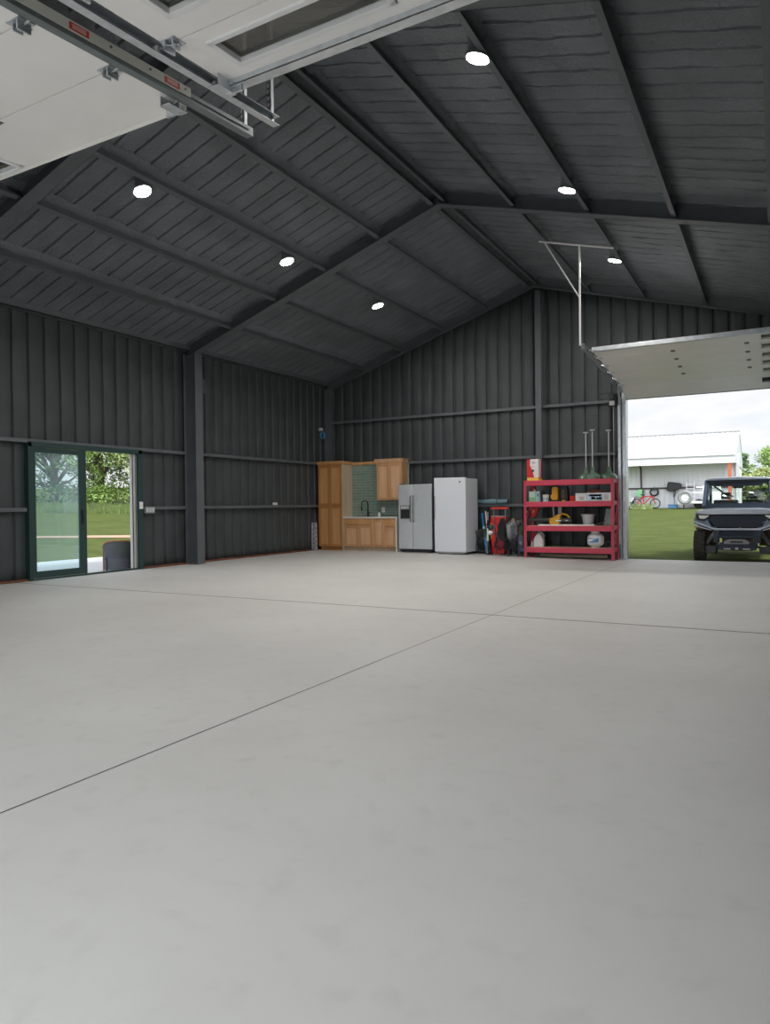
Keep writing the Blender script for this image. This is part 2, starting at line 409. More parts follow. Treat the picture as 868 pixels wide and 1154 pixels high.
column(XR - .28, XR + .02, Y0 - .11, Y0 + .11, PB(XR - .28) - .02, 'steel column on the right wall under the near rafter')
# purlins
PX = [(1.22, 'lowest'), (2.38, 'second'), (3.56, 'third'), (4.72, 'fourth'), (5.80, 'ridge-left'), (6.03, 'ridge-right'), (7.26, 'first below the ridge'), (8.46, 'second below the ridge'), (9.72, 'third below the ridge'), (10.98, 'fourth below the ridge')]
bays = [(YN, Y0 - .01, 'near bay'), (Y0 + .01, Y1 - .01, 'middle bay'), (Y1 + .01, D - .03, 'far bay')]
for x, nm in PX:
    sl = .335 if x < XC else -.275
    for ya, yb, bn in bays:
        b = B('steelblk'); z = PB(x); y0, y1 = ya, yb
        b.add([(x + dx, y, z + dx * sl + h) for dx in (0, .075) for y in (y0, y1) for h in (0, .006)], [(0, 1, 3, 2), (4, 6, 7, 5), (0, 4, 5, 1), (2, 3, 7, 6), (0, 2, 6, 4), (1, 5, 7, 3)])
        b.box(x, x + .006, y0, y1, z, z + .22)
        b.box(x + .069, x + .075, y0, y1, z + .075 * sl, z + .075 * sl + .022)
        # sprayed foam bead along the purlin's open side
        m = int((y1 - y0) / .07); vs = []; fs = []
        b.use('ceilsheet')
        for j in range(m + 1):
            y = y0 + (y1 - y0) * j / m
            w = .055 + .04 * noise.noise(Vector((x * 3, y * 6, 1))) + .03 * noise.noise(Vector((x, y * 15, 4)))
            h = .07 + .03 * noise.noise(Vector((x * 3, y * 5, 7)))
            c = z + .2
            vs += [(x + .006, y, c - h), (x + w * .6, y, c - h * .7 + w * .6 * sl), (x + w + .03, y, c + .01 + w * sl)]
        for j in range(m): fs += [(3 * j, 3 * j + 1, 3 * j + 4, 3 * j + 3), (3 * j + 1, 3 * j + 2, 3 * j + 5, 3 * j + 4)]
        b.add(vs, fs)
        trim(b, 'roof purlin, %s on the %s slope, %s' % (nm, 'left' if x < XC else 'right', bn), smooth=30)
for ya, yb, bn in bays:
    b = B('steelblk'); b.box(-.1, .05, ya, yb, 4.57, 4.585); b.box(.04, .05, ya, yb, 4.57, 4.72)
    trim(b, 'eave strut along the top of the left wall, ' + bn, smooth=0)
# girts
def girt_l(z, ya, yb, bn):
    b = B('steelblk'); b.box(-.1, 0, ya, yb, z, z + .007); b.box(-.007, 0, ya, yb, z - .06, z); b.box(-.03, 0, ya, yb, z - .06, z - .053)
    trim(b, bn, smooth=0, bevel=.003)
zu, zl = 2.377 + .03, 1.21 + .03
for (z, zn) in ((zu, 'upper'), (zl, 'lower')):
    girt_l(z, YN, Y0 - .11, '%s wall girt on the left wall, near bay' % zn)
    if zn == 'upper':
        girt_l(z, Y0 + .11, Y1 - .11, 'upper wall girt over the sliding door')
    else:
        girt_l(z, Y0 + .11, 7.56, 'lower wall girt left of the sliding door'); girt_l(z, 10.08, Y1 - .11, 'lower wall girt right of the sliding door')
    girt_l(z, Y1 + .11, D - .1, '%s wall girt on the left wall, far bay' % zn)
for z, zn, segs in ((3.56, 'upper', ((.12, 6.02, 'left'), (6.16, 7.86, 'right'))), (2.36, 'middle', ((.12, 6.02, 'left'), (6.16, 7.86, 'right'))), (1.2, 'lower', ((.12, 6.02, 'left'), (6.16, 7.86, 'right')))):
    for xa, xb, s in segs:
        b = B('steelblk'); b.box(xa, xb, D, D + .08, z, z + .007); b.box(xa, xb, D, D + .007, z - .06, z); b.box(xa, xb, D, D + .03, z - .06, z - .053)
        trim(b, '%s far-wall girt %s of the middle column' % (zn, s), smooth=0, bevel=.003)
# sills along the wall foot
for ya, yb, l in ((YN, Y0 - .12, 'near bay'), (Y0 + .12, 7.58, 'left of the sliding door'), (10.04, Y1 - .12, 'right of the sliding door'), (Y1 + .12, D - .1, 'far bay')):
    b = B('rust'); b.box(-.1, -.01, ya, yb, .001, .035); struct(b, 'baseboard_left' if l == 'near bay' else 'baseboard_left.%s' % {'left of the sliding door': '001', 'right of the sliding door': '002', 'far bay': '003'}[l], 'brown sill at the foot of the left wall, ' + l, bevel=.006)
b = B('steelblk'); b.box(.12, 7.88, D, D + .07, -.09, .03); struct(b, 'baseboard_far', 'dark base angle at the foot of the far wall', bevel=.004)

# sliding glass door in the left wall
dr = struct_root('door_1', (0, 8.78, 0), 'dark green sliding glass door in the left wall')
b = B('doorgreen'); y0, y1 = 7.5, 10.05
b.box(-.12, .012, 7.585, 7.66, 0, 2.36); b.box(-.12, .012, 9.95, 10.05, 0, 2.36); b.box(-.12, .012, 7.585, 10.05, 2.28, 2.36); b.box(-.12, .0, 7.62, 9.95, .001, .03)
b.build('frame', dr, bevel=.006)
b = B('doorgreen'); x0, x1 = -.055, -.015; ya, yb = 7.665, 8.75
b.box(x0, x1, ya, ya + .07, .04, 2.27); b.box(x0, x1, yb - .15, yb, .04, 2.27); b.box(x0, x1, ya + .07, yb - .15, .04, .15); b.box(x0, x1, ya + .07, yb - .15, 2.19, 2.27)
sash = b.build('sliding_sash', dr, bevel=.005)
B('glass').box(-.038, -.032, ya + .075, yb - .145, .14, 2.2).build('glass_pane', sash)
B('black').box(-.012, .012, yb - .1, yb - .075, .95, 1.2).build('door_handle', sash, bevel=.004)
b = B('lightgrey'); b.box(-.1, -.05, 9.82, 9.95, .03, 2.28); b.use('black'); b.box(-.05, -.045, 9.84, 9.86, .03, 2.28); b.box(-.05, -.045, 9.915, 9.93, .03, 2.28)
tag(b.build('side_jamb', dr, bevel=.004), 'pale grey vertical jamb channel')
b = B('lightgrey'); b.box(-.1, -.06, 7.62, 7.67, .03, 2.28); tag(b.build('side_jamb', dr, bevel=.004), 'pale grey vertical jamb channel')
B('tan').box(-.11, -.065, 8.74, 8.79, .03, 2.28).build('centre_post', dr, bevel=.004)

# ------------------------------------------------------------------ overhead doors
def slotted(b, p, z0, z1, w=.035, axis='x'):
    """perforated angle iron: two rails joined by rungs, slots open between them"""
    x, y = p
    b.box(x, x + .009, y, y + .003, z0, z1); b.box(x + w - .009, x + w, y, y + .003, z0, z1)
    b.box(x + w - .003, x + w, y, y + w, z0, z1)
    z = z0
    while z < z1 - .02: b.box(x + .009, x + w - .009, y, y + .003, z, z + .02); z += .045
def window_section(b, xa, xb, ya, yb, wins, th=.045):
    """b.xf maps (x, run along the door, height off the inner face)"""
    cuts = sorted(wins)
    if not cuts: b.box(xa, xb, ya + .004, yb - .004, 0, th); return
    w0, w1 = cuts[0][2], cuts[0][3]
    b.box(xa, xb, ya + .004, w0, 0, th); b.box(xa, xb, w1, yb - .004, 0, th)
    x = xa
    for c in cuts: b.box(x, c[0], w0, w1, 0, th); x = c[1]
    b.box(x, xb, w0, w1, 0, th)
def sectional(name, label, xa, xb, seams, fx, wins, hx, parent_loc, wm='smoke', first=0):
    rt = struct_root(name, parent_loc, label)
    for i in range(len(seams) - 1):
        ya, yb = seams[i], seams[i + 1]
        xf = fx
        W = [(a, c, ya + wins['lo'] * (yb - ya), ya + wins['hi'] * (yb - ya)) for a, c in wins['x']] if i >= wins.get('from', 0) else []
        b = B('panelwhite', xf); window_section(b, xa, xb, ya, yb, W)
        pnl = b.build('door_section', rt, smooth=0)
        for (a, c, w0, w1) in W:
            f = B('white', xf); q = .028
            for X0, X1, Y0_, Y1_ in ((a - .01, c + .01, w0 - .01, w0 + q), (a - .01, c + .01, w1 - q, w1 + .01), (a - .01, a + q, w0, w1), (c - q, c + .01, w0, w1)):
                f.box(X0, X1, Y0_, Y1_, -.014, .05)
            ff = f.build('window_frame', pnl, smooth=0, bevel=.004)
            B(wm, xf).box(a + q, c - q, w0 + q, w1 - q, .02, .026).build('window_glass', pnl, smooth=0)
        if i > 0:
            for h in hx:
                g = B('galvdark', xf); g.box(h - .04, h + .035, ya - .045, ya + .045, -.004, 0); g.tube([(h - .035, ya, -.012), (h + .035, ya, -.012)], .009, 8)
                g.box(h - .02, h - .014, ya - .03, ya + .03, -.02, 0); g.box(h + .014, h + .02, ya - .03, ya + .03, -.02, 0)
                g.build('hinge', pnl, smooth=30)
    return rt
SL = .093; cs = 1 / math.sqrt(1 + SL * SL)
# far door: raised, its sections lie on tracks that rise into the building
FZ, FY = 3.8, 16.35
fxf = lambda x, s, h: (x, FY - s * cs, FZ + s * cs * SL + h)
dfar = sectional('door_2', 'raised white sectional overhead door of the far wall', 8.06, 11.66, [0, .56, 1.12, 1.68, 2.24, 2.8], fxf,
                 dict(x=[(10.82, 11.55)], lo=.2, hi=.8), [9.4, 10.62], (9.86, D, 3.6))
ang = math.atan2(.23, .48)
vxf = lambda x, s, h: (x, FY + .008 + s * math.cos(ang) - h * .2, FZ - s * math.sin(ang) + h * .95)
b = B('panelwhite', vxf); window_section(b, 8.06, 11.66, 0, .56, [(10.82, 11.55, .16, .36)]); pn = b.build('door_section', dfar, smooth=0)
B('smoke', vxf).box(10.82, 11.55, .16, .36, .02, .026).build('window_glass', pn, smooth=0)
b = B('black', vxf); b.box(8.06, 11.66, .56, .59, 0, .04); b.build('rubber_seal', pn)
b = B('galv', fxf); b.box(8.05, 11.67, 2.8, 2.815, -.02, .06); b.box(8.05, 11.67, 2.75, 2.815, -.02, -.014); b.build('end_strut', dfar, bevel=.003)
for i in range(6):
    s = .56 * i + .02
    b = B('galv', fxf); b.box(8.06, 8.14, s - .04, s + .04, -.006, 0); b.rod((7.98, s, .02), (8.1, s, -.01), .008, 8); b.box(8.06, 8.09, s - .03, s + .03, -.03, 0); b.use('black'); b.lathe([(.022, -.012), (.026, 0), (.022, .012)], (7.975, s, .02), 12, 'x')
    b.build('roller', dfar)
b = B('galv', fxf); b.box(7.93, 7.935, -.1, 3.12, -.02, .045); b.box(7.93, 7.985, -.1, 3.12, -.024, -.018); b.box(7.93, 7.985, -.1, 3.12, .045, .05); b.build('track', dfar, smooth=0)
b = B('galv'); pts = [(7.955, FY + .09, FZ - .005), (7.955, 16.52, 3.745), (7.955, 16.6, 3.66), (7.955, 16.64, 3.55), (7.955, 16.65, 3.4)]
b.tube(pts, .026, 8); b.box(7.93, 7.985, 16.63, 16.67, fz(7.9, 16.7), 3.42); b.box(7.985, 7.99, 16.6, D + .06, fz(7.9, 16.7), 3.6)
b.build('track', dfar, smooth=30)
# white steel jamb liner of the far opening
b = B('galv'); b.box(8.0, 8.085, D - .04, D + .24, -.16, 3.7); b.box(11.66, 11.72, D - .04, D + .22, -.16, 3.7)
b.use('steelblk'); b.box(7.9, 11.9, D - .03, D + .1, 3.7, 3.86); b.build('jamb', dfar, bevel=.004)
# white track hanger: cross bar on two purlins, drop rod and diagonal brace
b = B('white'); Yh = 13.1
b.tube([(7.2, Yh, PB(7.2) - .02), (8.55, Yh, PB(8.55) - .02)], .016, 6); b.box(7.93, 7.96, Yh - .012, Yh + .012, 4.08, PB(7.95) - .01)
b.tube([(7.3, Yh, PB(7.3) - .02), (7.945, Yh, 4.95)], .014, 6); tag(b.build('track_hanger', dfar), 'white steel track hanger')

# near doors
nxf = lambda x, y, h: (x, y, 3.62 + SL * y + h)
seams = [.1, .69, 1.275, 1.86, 2.445, 3.03, 3.615]
dn1 = sectional('door_3', 'raised near overhead door over the left opening', 3.9, 7.56, seams, nxf, dict(x=[(3.2 + 1.1 - .2, 5.0), (5.0 - .0 + .08, 5.82)], lo=.55, hi=.96, **{'from': 5}), [5.1, 6.35], (5.73, YN, 3.6))
dn2 = sectional('door_4', 'raised near overhead door over the right opening', 7.98, 11.66, seams, nxf, dict(x=[(8.2, 9.28), (9.45, 10.3), (10.5, 11.4)], lo=.19, hi=.68), [9.36, 10.4], (9.83, YN, 3.6))
for dd, xa, xb, m in ((dn2, 7.99, 11.66, 'galv'), (dn1, 3.9, 7.56, 'panelwhite')):
    b = B(m, nxf); b.box(xa, xb, 3.615, 3.622, -.03, .07)
    if m == 'galv': b.box(xa, xb, 3.545, 3.62, -.035, -.028); b.box(xa, xb, 3.53, 3.537, -.03, 0)
    b.build('end_strut', dd, smooth=0)
for dd, xe, sx in ((dn2, 7.98, -1), (dn1, 7.56, 1)):
    for i, s in enumerate(seams[1:]):
        b = B('galv', nxf)
        if i < 5:
            b.box(min(xe, xe - sx * .11), max(xe, xe - sx * .11), s - .05, s + .05, -.006, 0)
            b.prism([(xe - sx * .02, s - .045), (xe - sx * .02, s + .045), (xe - sx * .1, s + .01)], -.03, -.024, 'z')
            b.box(xe - sx * .03 - .006, xe - sx * .03 + .006, s - .04, s + .04, -.055, 0); b.box(xe - sx * .08 - .004, xe - sx * .08 + .004, s - .03, s + .03, -.045, 0)
            b.rod((xe - sx * .1, s, -.028), (xe + sx * .07, s, .0), .0085, 8)
        else:
            b.box(xe - .04, xe + .04, s - .19, s - .02, -.07, -.064); b.box(xe - sx * .04 - .003, xe - sx * .04 + .003, s - .19, s - .02, -.07, 0)
            b.box(min(xe, xe - sx * .12), max(xe, xe - sx * .12), s - .06, s - .045, -.075, -.0); b.rod((xe - sx * .08, s - .09, -.035), (xe + sx * .07, s - .09, 0), .0085, 8)
        b.use('white'); b.lathe([(.02, -.012), (.024, 0), (.02, .012)], (xe + sx * .075, s - (.09 if i == 5 else 0), .0), 12, 'x')
        b.build('roller_hinge', dd)
    # the two rows of dimples where hinges are riveted
for dd, x, ex, yend in ((dn1, 7.635, 0, 4.2), (dn2, 7.905, 1, 4.17)):
    b = B('galvdark' if not ex else 'galv', nxf)
    o_ = -1 if not ex else 1
    xb_ = x + .028 if not ex else x - .028
    b.box(xb_ - .002, xb_ + .002, .0, yend, -.03, .03); b.box(x - .028, x + .028, .0, yend, -.032, -.028); b.box(x - .028, x + .028, .0, yend, .028, .032)
    dk = b.build('track', dd, smooth=0)
    b = B('cream' if not ex else 'galvdark', nxf)
    if not ex:
        b.box(x + .032, x + .036, .0, 3.55, -.005, .055); b.use('galvdark'); b.box(x + .03, x + .036, 3.55, yend - .05, .0, .02)
        for yy in (2.62, 3.32): b.use('redlabel'); b.box(x + .036, x + .0375, yy, yy + .13, .004, .044); b.use('labeltext'); [b.box(x + .0375, x + .038, yy + .02, yy + .11, z_, z_ + .004) for z_ in (.014, .023, .032)]
        for yy in (.4, 1.2, 2.0, 2.9, 3.2, 3.5): b.use('galvdark'); b.lathe([(.008, 0), (.008, .006)], (x + .036, yy, .03), 8, 'x')
    else:
        b.box(x - .06, x - .054, .0, yend - .02, .03, .09); b.box(x - .06, x + .02, .0, yend - .02, .032, .036)
    b.build('track_angle', dd, smooth=0)
    b = B('galv'); slotted(b, (x - .03, yend - .07), 3.62 + SL * yend - .03, CE(x) - .005)
    tag(b.build('track_hanger', dd, smooth=0), 'perforated steel angle hanging the track')

# far door opener with its hanging cord
t = thing('door_opener', 'black box with white label at the top corner of the far opening', 'door opener', (7.85, 16.6, 3.4))
b = B('black'); b.box(7.76, 7.92, 16.5, 16.7, 3.38, 3.66); b.box(7.78, 7.9, 16.48, 16.5, 3.52, 3.62); b.build('housing', t, bevel=.01)
B('lightgrey').box(7.775, 7.885, 16.494, 16.502, 3.4, 3.5).build('label_plate', t)
b = B('white'); b.tube([(7.85, 16.55, 3.38), (7.853, 16.55, 2.4), (7.85, 16.55, 1.62)], .005, 6); b.build('pull_cord', t)
b = B('redplast'); b.lathe([(.012, 0), (.02, -.02), (.018, -.08), (.03, -.09)], (7.85, 16.55, 1.62), 10); b.build('cord_handle', t)
b = B('black'); b.tube([(7.86, 16.7, 3.66), (7.84, 16.72, 3.75), (7.7, 16.72, 3.72), (7.5, 16.72, 3.7), (7.46, 16.73, 3.6), (7.6, 16.73, 3.57)], .008, 6); b.build('cable', t)

# ------------------------------------------------------------------ ceiling lights
lights = [(3.43, 7.02, 5.60, 'left slope, nearest the camera'), (3.43, 10.32, 5.60, 'left slope, just before the middle rafter'), (3.43, 13.62, 5.60, 'left slope, beyond the middle rafter'),
          (8.42, 6.87, 5.78, 'right slope, largest and nearest'), (8.42, 10.40, 5.78, 'right slope, just before the middle rafter'), (8.42, 13.87, 5.78, 'right slope, beyond the middle rafter by the white hanger')]
for x, y, z, l in lights:
    t = thing('ceiling_light', 'round ceiling light, ' + l, 'ceiling light', (x, y, z + .1), 'round lights under the dark roof')
    s = .335 if x < 6 else -.275
    xf = lambda X, Y, Z, x=x, y=y, z=z, s=s: (x + X, y + Y, z + Z + X * s)
    b = B('lamphouse', xf); b.lathe([(.112, -.004), (.118, -.02), (.122, -.02), (.125, .015), (.11, .03), (.1, .04), (.1, max(.05, CE(x) - z + .0))], (0, 0, 0), 28); b.build('housing', t)
    b = B('lamp', xf); b.lathe([(.001, -.012), (.09, -.01), (.108, -.002), (.108, 0.0)], (0, 0, 0), 28); tag(b.build('lamp_lens', t), 'glowing white lens')

# wall speaker, switches, outlets, blue cable hank
t = thing('speaker', 'small grey speaker high on the left wall beside the steel column', 'speaker', (.14, 11.62, 3.8))
b = B('darkgrey'); b.box(.03, .2, 11.52, 11.66, 3.68, 4.0); b.build('cabinet', t, bevel=.012)
B('darkgrey').box(.2, .212, 11.535, 11.645, 3.7, 3.98).build('grille', t, bevel=.004)
b = B('black'); b.box(-.06, .04, 11.58, 11.61, 3.82, 3.86); b.build('bracket', t)
t = thing('light_switch', 'white switch plate right of the sliding glass door', 'light switch', (.01, 10.0, 1.27))
b = B('white'); b.box(.012, .02, 9.955, 10.045, 1.2, 1.34); b.build('plate', t, bevel=.004); B('white').box(.02, .026, 9.98, 10.02, 1.24, 1.3).build('rocker', t, bevel=.002)
t = thing('outlet_box', 'grey triple switch box on the girt beside the white switch', 'switch box', (.01, 10.2, 1.17))
b = B('midgrey'); b.box(.002, .05, 10.08, 10.32, 1.11, 1.24); b.build('box', t, bevel=.004)
for k in range(3): B('lightgrey').box(.05, .055, 10.1 + .073 * k, 10.155 + .073 * k, 1.13, 1.22).build('cover', t, bevel=.002)
for y, l in ((11.58, 'white outlet on the lower left-wall girt just right of the steel column'), (14.35, 'white outlet on the lower left-wall girt halfway to the kitchen')):
    t = thing('power_outlet', l, 'outlet', (0, y, 1.27)); B('white').box(-.06, .004, y - .06, y + .06, 1.25, 1.31).build('box', t, bevel=.004); B('lightgrey').box(.004, .009, y - .04, y + .04, 1.262, 1.3).build('cover', t)
t = thing('cable_hank', 'loop of bright blue cable hung on the corner column above the tall cupboard', 'cable', (.0, 16.4, 3.2))
b = B('poolblue'); [b.torus((.02 + .012 * k, 16.45, 3.17), .085 + .004 * k, .011, 'x') for k in range(3)]; b.build('coil', t)
b = B('lightgrey'); b.box(-.08, .03, 16.42, 16.48, 3.3, 3.38); b.rod((.03, 16.45, 3.3), (.03, 16.45, 3.24), .008); b.build('hook_box', t, bevel=.004)

# ------------------------------------------------------------------ kitchen corner
def shaker(b, x0, x1, z0, z1, yf, m, rail=.06, th=.02):
    """framed cupboard door facing the camera at y = yf"""
    b.use(m + 'rail')
    b.box(x0, x0 + rail, yf - th, yf, z0, z1); b.box(x1 - rail, x1, yf - th, yf, z0, z1)
    b.box(x0 + rail, x1 - rail, yf - th, yf, z0, z0 + rail); b.box(x0 + rail, x1 - rail, yf - th, yf, z1 - rail, z1)
    b.use(m); b.box(x0 + rail, x1 - rail, yf - th + .013, yf, z0 + rail, z1 - rail)
YP = 16.22; YB = 16.72
t = thing('tall_cupboard', 'tall honey oak cupboard with four framed doors at the left end of the kitchen', 'cupboard', (.42, 16.47, 0))
b = B('oakrail'); b.box(.02, .79, YP, YB, .1, 2.34); b.box(.06, .75, YP + .05, YB, 0, .1); b.build('carcass', t, bevel=.002)
for x0, x1 in ((.035, .402), (.408, .775)):
    for z0, z1 in ((.11, 1.2), (1.22, 2.3)):
        b = B('oak'); shaker(b, x0, x1, z0, z1, YP, 'oak'); b.build('door', t, bevel=.003)
B('birch').box(.79, .812, YP - .01, YB, 0, 2.34).build('side_panel', t, bevel=.002)
def crown(b, x0, x1, yf, z, h=.08, o=.05, back=YB):
    b.prism([(yf, z), (yf - .012, z), (yf - .02, z + h * .3), (yf - o, z + h * .85), (yf - o, z + h), (yf, z + h)], x0, x1, 'x')
b = B('oak'); crown(b, -.02, .84, YP, 2.34); b.box(.0, .83, YP, YB, 2.34, 2.42); b.build('crown_moulding', t, bevel=.002)
t = thing('hanging_cupboard', 'pale maple wall cupboard hung above the worktop beside the fridge', 'cupboard', (2.14, 16.55, 1.34))
b = B('maplerail'); b.box(1.77, 2.53, 16.4, YB, 1.34, 2.34); b.build('carcass', t, bevel=.002)
for x0, x1 in ((1.78, 2.147), (2.153, 2.52)):
    b = B('maple'); shaker(b, x0, x1, 1.35, 2.3, 16.4, 'maple'); b.build('door', t, bevel=.003)
b = B('maple'); crown(b, 1.72, 2.58, 16.4, 2.34, .09); b.prism([(2.53, 2.34), (2.58, 2.42), (2.58, 2.43), (2.53, 2.43)], 16.35, YB); b.box(1.74, 2.56, 16.4, YB, 2.34, 2.43); b.build('crown_moulding', t, bevel=.002)
t = thing('backsplash', 'sage green tiled panel behind the worktop with an oak strip on top', 'backsplash', (1.7, 16.74, .9))
B('tile').box(.812, 2.57, YB, YB + .03, .9, 2.32).build('tile_panel', t); b = B('oak'); b.box(.812, 1.77, YB - .03, YB + .04, 2.32, 2.4); b.build('top_strip', t, bevel=.004)
YK = 16.27
def base_unit(label, x0, x1, parts):
    t = thing('base_cupboard', label, 'cupboard', ((x0 + x1) / 2, 16.5, 0))
    b = B('maple'); b.box(x0, x1, YK, YB, .1, .87); b.use('birch'); b.box(x0, x1, YK + .06, YB, 0, .1); b.build('carcass', t, bevel=.002)
    for nm, a, c, z0, z1, m in parts:
        b = B(m)
        if nm in ('drawer', 'false_front'): b.box(a, c, YK - .02, YK, z0, z1)
        else: shaker(b, a, c, z0, z1, YK, m)
        b.build(nm, t, bevel=.003)
base_unit('widest low cupboard under the tap, two pale doors below an oak strip', .812, 1.72, [('false_front', .84, 1.70, .70, .85, 'oak'), ('door', .84, 1.267, .12, .68, 'maple'), ('door', 1.273, 1.70, .12, .68, 'maple')])
base_unit('narrow low cupboard with one full-height pale door, in the middle of the base row', 1.72, 2.05, [('door', 1.735, 2.035, .12, .85, 'maple')])
base_unit('low cupboard with an oak drawer over a door beside the fridge', 2.05, 2.41, [('drawer', 2.065, 2.395, .66, .85, 'oak'), ('door', 2.065, 2.395, .12, .64, 'maple')])
t = thing('worktop', 'white stone worktop with a waterfall end beside the fridge', 'worktop', (1.6, 16.5, .87))
b = B('counter'); b.box(.812, 2.45, YK - .04, YB, .87, .905); b.box(2.415, 2.45, YK - .04, YB, .0, .87); b.use('bronze'); b.box(1.05, 1.6, 16.36, 16.64, .9055, .907)
b.build('slab', t, bevel=.003)
t = thing('kitchen_tap', 'dark bronze gooseneck kitchen tap on the white worktop', 'tap', (1.35, 16.6, .905))
b = B('bronze'); b.lathe([(.03, 0), (.03, .02), (.02, .04), (.017, .12)], (1.35, 16.64, .905), 14)
b.tube([(1.35, 16.64, 1.0)] + [(1.35 - .09 + .09 * math.cos(a), 16.64 - .03 * math.sin(a / 2), 1.25 + .09 * math.sin(a)) for a in [PI * i / 10 for i in range(11)]] + [(1.17, 16.61, 1.18), (1.172, 16.61, 1.12)], .012, 10); b.build('spout', t)
b = B('bronze'); b.rod((1.362, 16.64, 1.0), (1.43, 16.63, 1.03), .008); b.build('lever', t); b = B('bronze'); b.tube([(1.17, 16.61, 1.14), (1.17, 16.61, 1.07)], [.017, .02]); b.build('spray_head', t)
t = thing('soap_bottle', 'white pump soap bottle on the worktop right of the tap', 'bottle', (1.8, 16.55, .905))
b = B('white'); b.lathe([(.032, 0), (.034, .01), (.034, .09), (.02, .11), (.012, .12)], (1.75, 16.55, .905), 16); b.build('body', t); b = B('bronze'); b.lathe([(.012, .12), (.012, .14), (.004, .14), (.004, .19)], (1.75, 16.55, .905), 10); b.rod((1.75, 16.55, 1.093), (1.71, 16.54, 1.09), .005); b.build('pump', t)
t = thing('power_outlet', 'white outlet plate on the green tiles above the soap bottle', 'outlet', (1.78, YB, 1.07))
B('white').box(1.74, 1.83, YB - .008, YB, 1.02, 1.16).build('plate', t, bevel=.003); b = B('lightgrey'); b.box(1.765, 1.805, YB - .01, YB - .008, 1.04, 1.08); b.box(1.765, 1.805, YB - .01, YB - .008, 1.1, 1.14); b.build('sockets', t)

t = thing('side_by_side_fridge', 'stainless steel side-by-side fridge freezer with ice dispenser', 'fridge', (3.05, 16.4, 0))
FX0, FX1, FF = 2.58, 3.52, 16.08
b = B('darkgrey'); b.box(FX0 + .01, FX1 - .01, FF + .08, 16.72, .06, 1.72); b.build('cabinet', t, bevel=.01)
xm = FX0 + .4
for i, (a, c) in enumerate(((FX0, xm - .004), (xm + .004, FX1))):
    b = B('steel'); b.box(a, c, FF, FF + .075, .09, 1.73); d = b.build('door', t, bevel=.014, seg=3)
    hx = xm - .035 if i == 0 else xm + .035
    b = B('galvdark'); b.tube([(hx, FF, .78), (hx, FF - .05, .8), (hx, FF - .06, 1.1), (hx, FF - .05, 1.42), (hx, FF, 1.44)], .014, 10); b.build('handle', d)
b = B('darkgrey'); b.box(FX0 + .06, xm - .07, FF - .008, FF, .86, 1.2); b.use('black'); b.box(FX0 + .08, xm - .09, FF - .011, FF - .008, .88, 1.08); b.use('lightgrey'); b.box(FX0 + .08, xm - .09, FF - .012, FF - .008, 1.11, 1.18); b.box(FX0 + .07, xm - .08, FF - .03, FF - .008, .845, .862); b.build('ice_dispenser', t, bevel=.003)
b = B('black'); b.box(FX0 + .03, FX1 - .03, FF + .03, FF + .08, .025, .09); b.build('toe_grille', t)
for x in (FX0 + .08, FX1 - .08):
    for y in (FF + .1, 16.65): B('black').lathe([(.02, 0), (.02, .03), (.012, .06)], (x, y, 0), 10).build('foot', t)
b = B('darkgrey'); b.box(FX0 + .03, FX0 + .12, FF + .02, FF + .16, 1.731, 1.75); b.build('hinge_cover', t, bevel=.005); b = B('darkgrey'); b.box(FX1 - .12, FX1 - .03, FF + .02, FF + .16, 1.731, 1.75); b.build('hinge_cover', t, bevel=.005)
t = thing('upright_freezer', 'tall plain white upright freezer standing right of the steel fridge', 'freezer', (4.12, 16.2, 0))
ZX0, ZX1, ZF = 3.71, 4.54, 15.82
b = B('freezer'); b.box(ZX0 + .005, ZX1 - .005, ZF + .085, 16.62, .05, 1.84); b.build('cabinet', t, bevel=.008)
b = B('freezer'); b.box(ZX0, ZX1, ZF, ZF + .075, .06, 1.86); d = b.build('door', t, bevel=.015, seg=3)
b = B('lightgrey'); b.box(ZX0 + .02, ZX0 + .04, ZF - .03, ZF, .86, 1.42); b.build('handle', d, bevel=.006)
b = B('darkgrey'); b.box(ZX1 - .17, ZX1 - .125, ZF - .004, ZF, 1.73, 1.775); b.use('white'); b.torus((ZX1 - .1475, ZF - .0045, 1.7525), .016, .002, 'y', 18, 6); b.build('badge', d)
b = B('lightgrey'); b.box(ZX0 + .04, ZX1 - .04, ZF + .05, ZF + .09, .02, .06); b.build('toe_grille', t)
for x in (ZX0 + .08, ZX1 - .08):
    for y in (ZF + .12, 16.5): B('black').lathe([(.02, 0), (.02, .03), (.012, .05)], (x, y, 0), 10).build('foot', t)

t = thing('slotted_rack', 'white slotted metal panel leaning by the wall left of the tall cupboard', 'metal rack', (-.0, 16.1, 0))
b = B('lightgrey'); x0, x1 = -.06, .1; yy = 15.98
b.box(x0, x0 + .02, yy, yy + .05, 0, .76); b.box(x1 - .07, x1, yy, yy + .05, 0, .76)
for k in range(7): b.box(x0, x1, yy, yy + .05, .12 * k * .98, .12 * k * .98 + .045)
b.build('frame', t, bevel=.003)
B('midgrey').box(x0 + .01, x1 - .005, yy + .05, yy + .055, .01, .75).build('back_sheet', t)

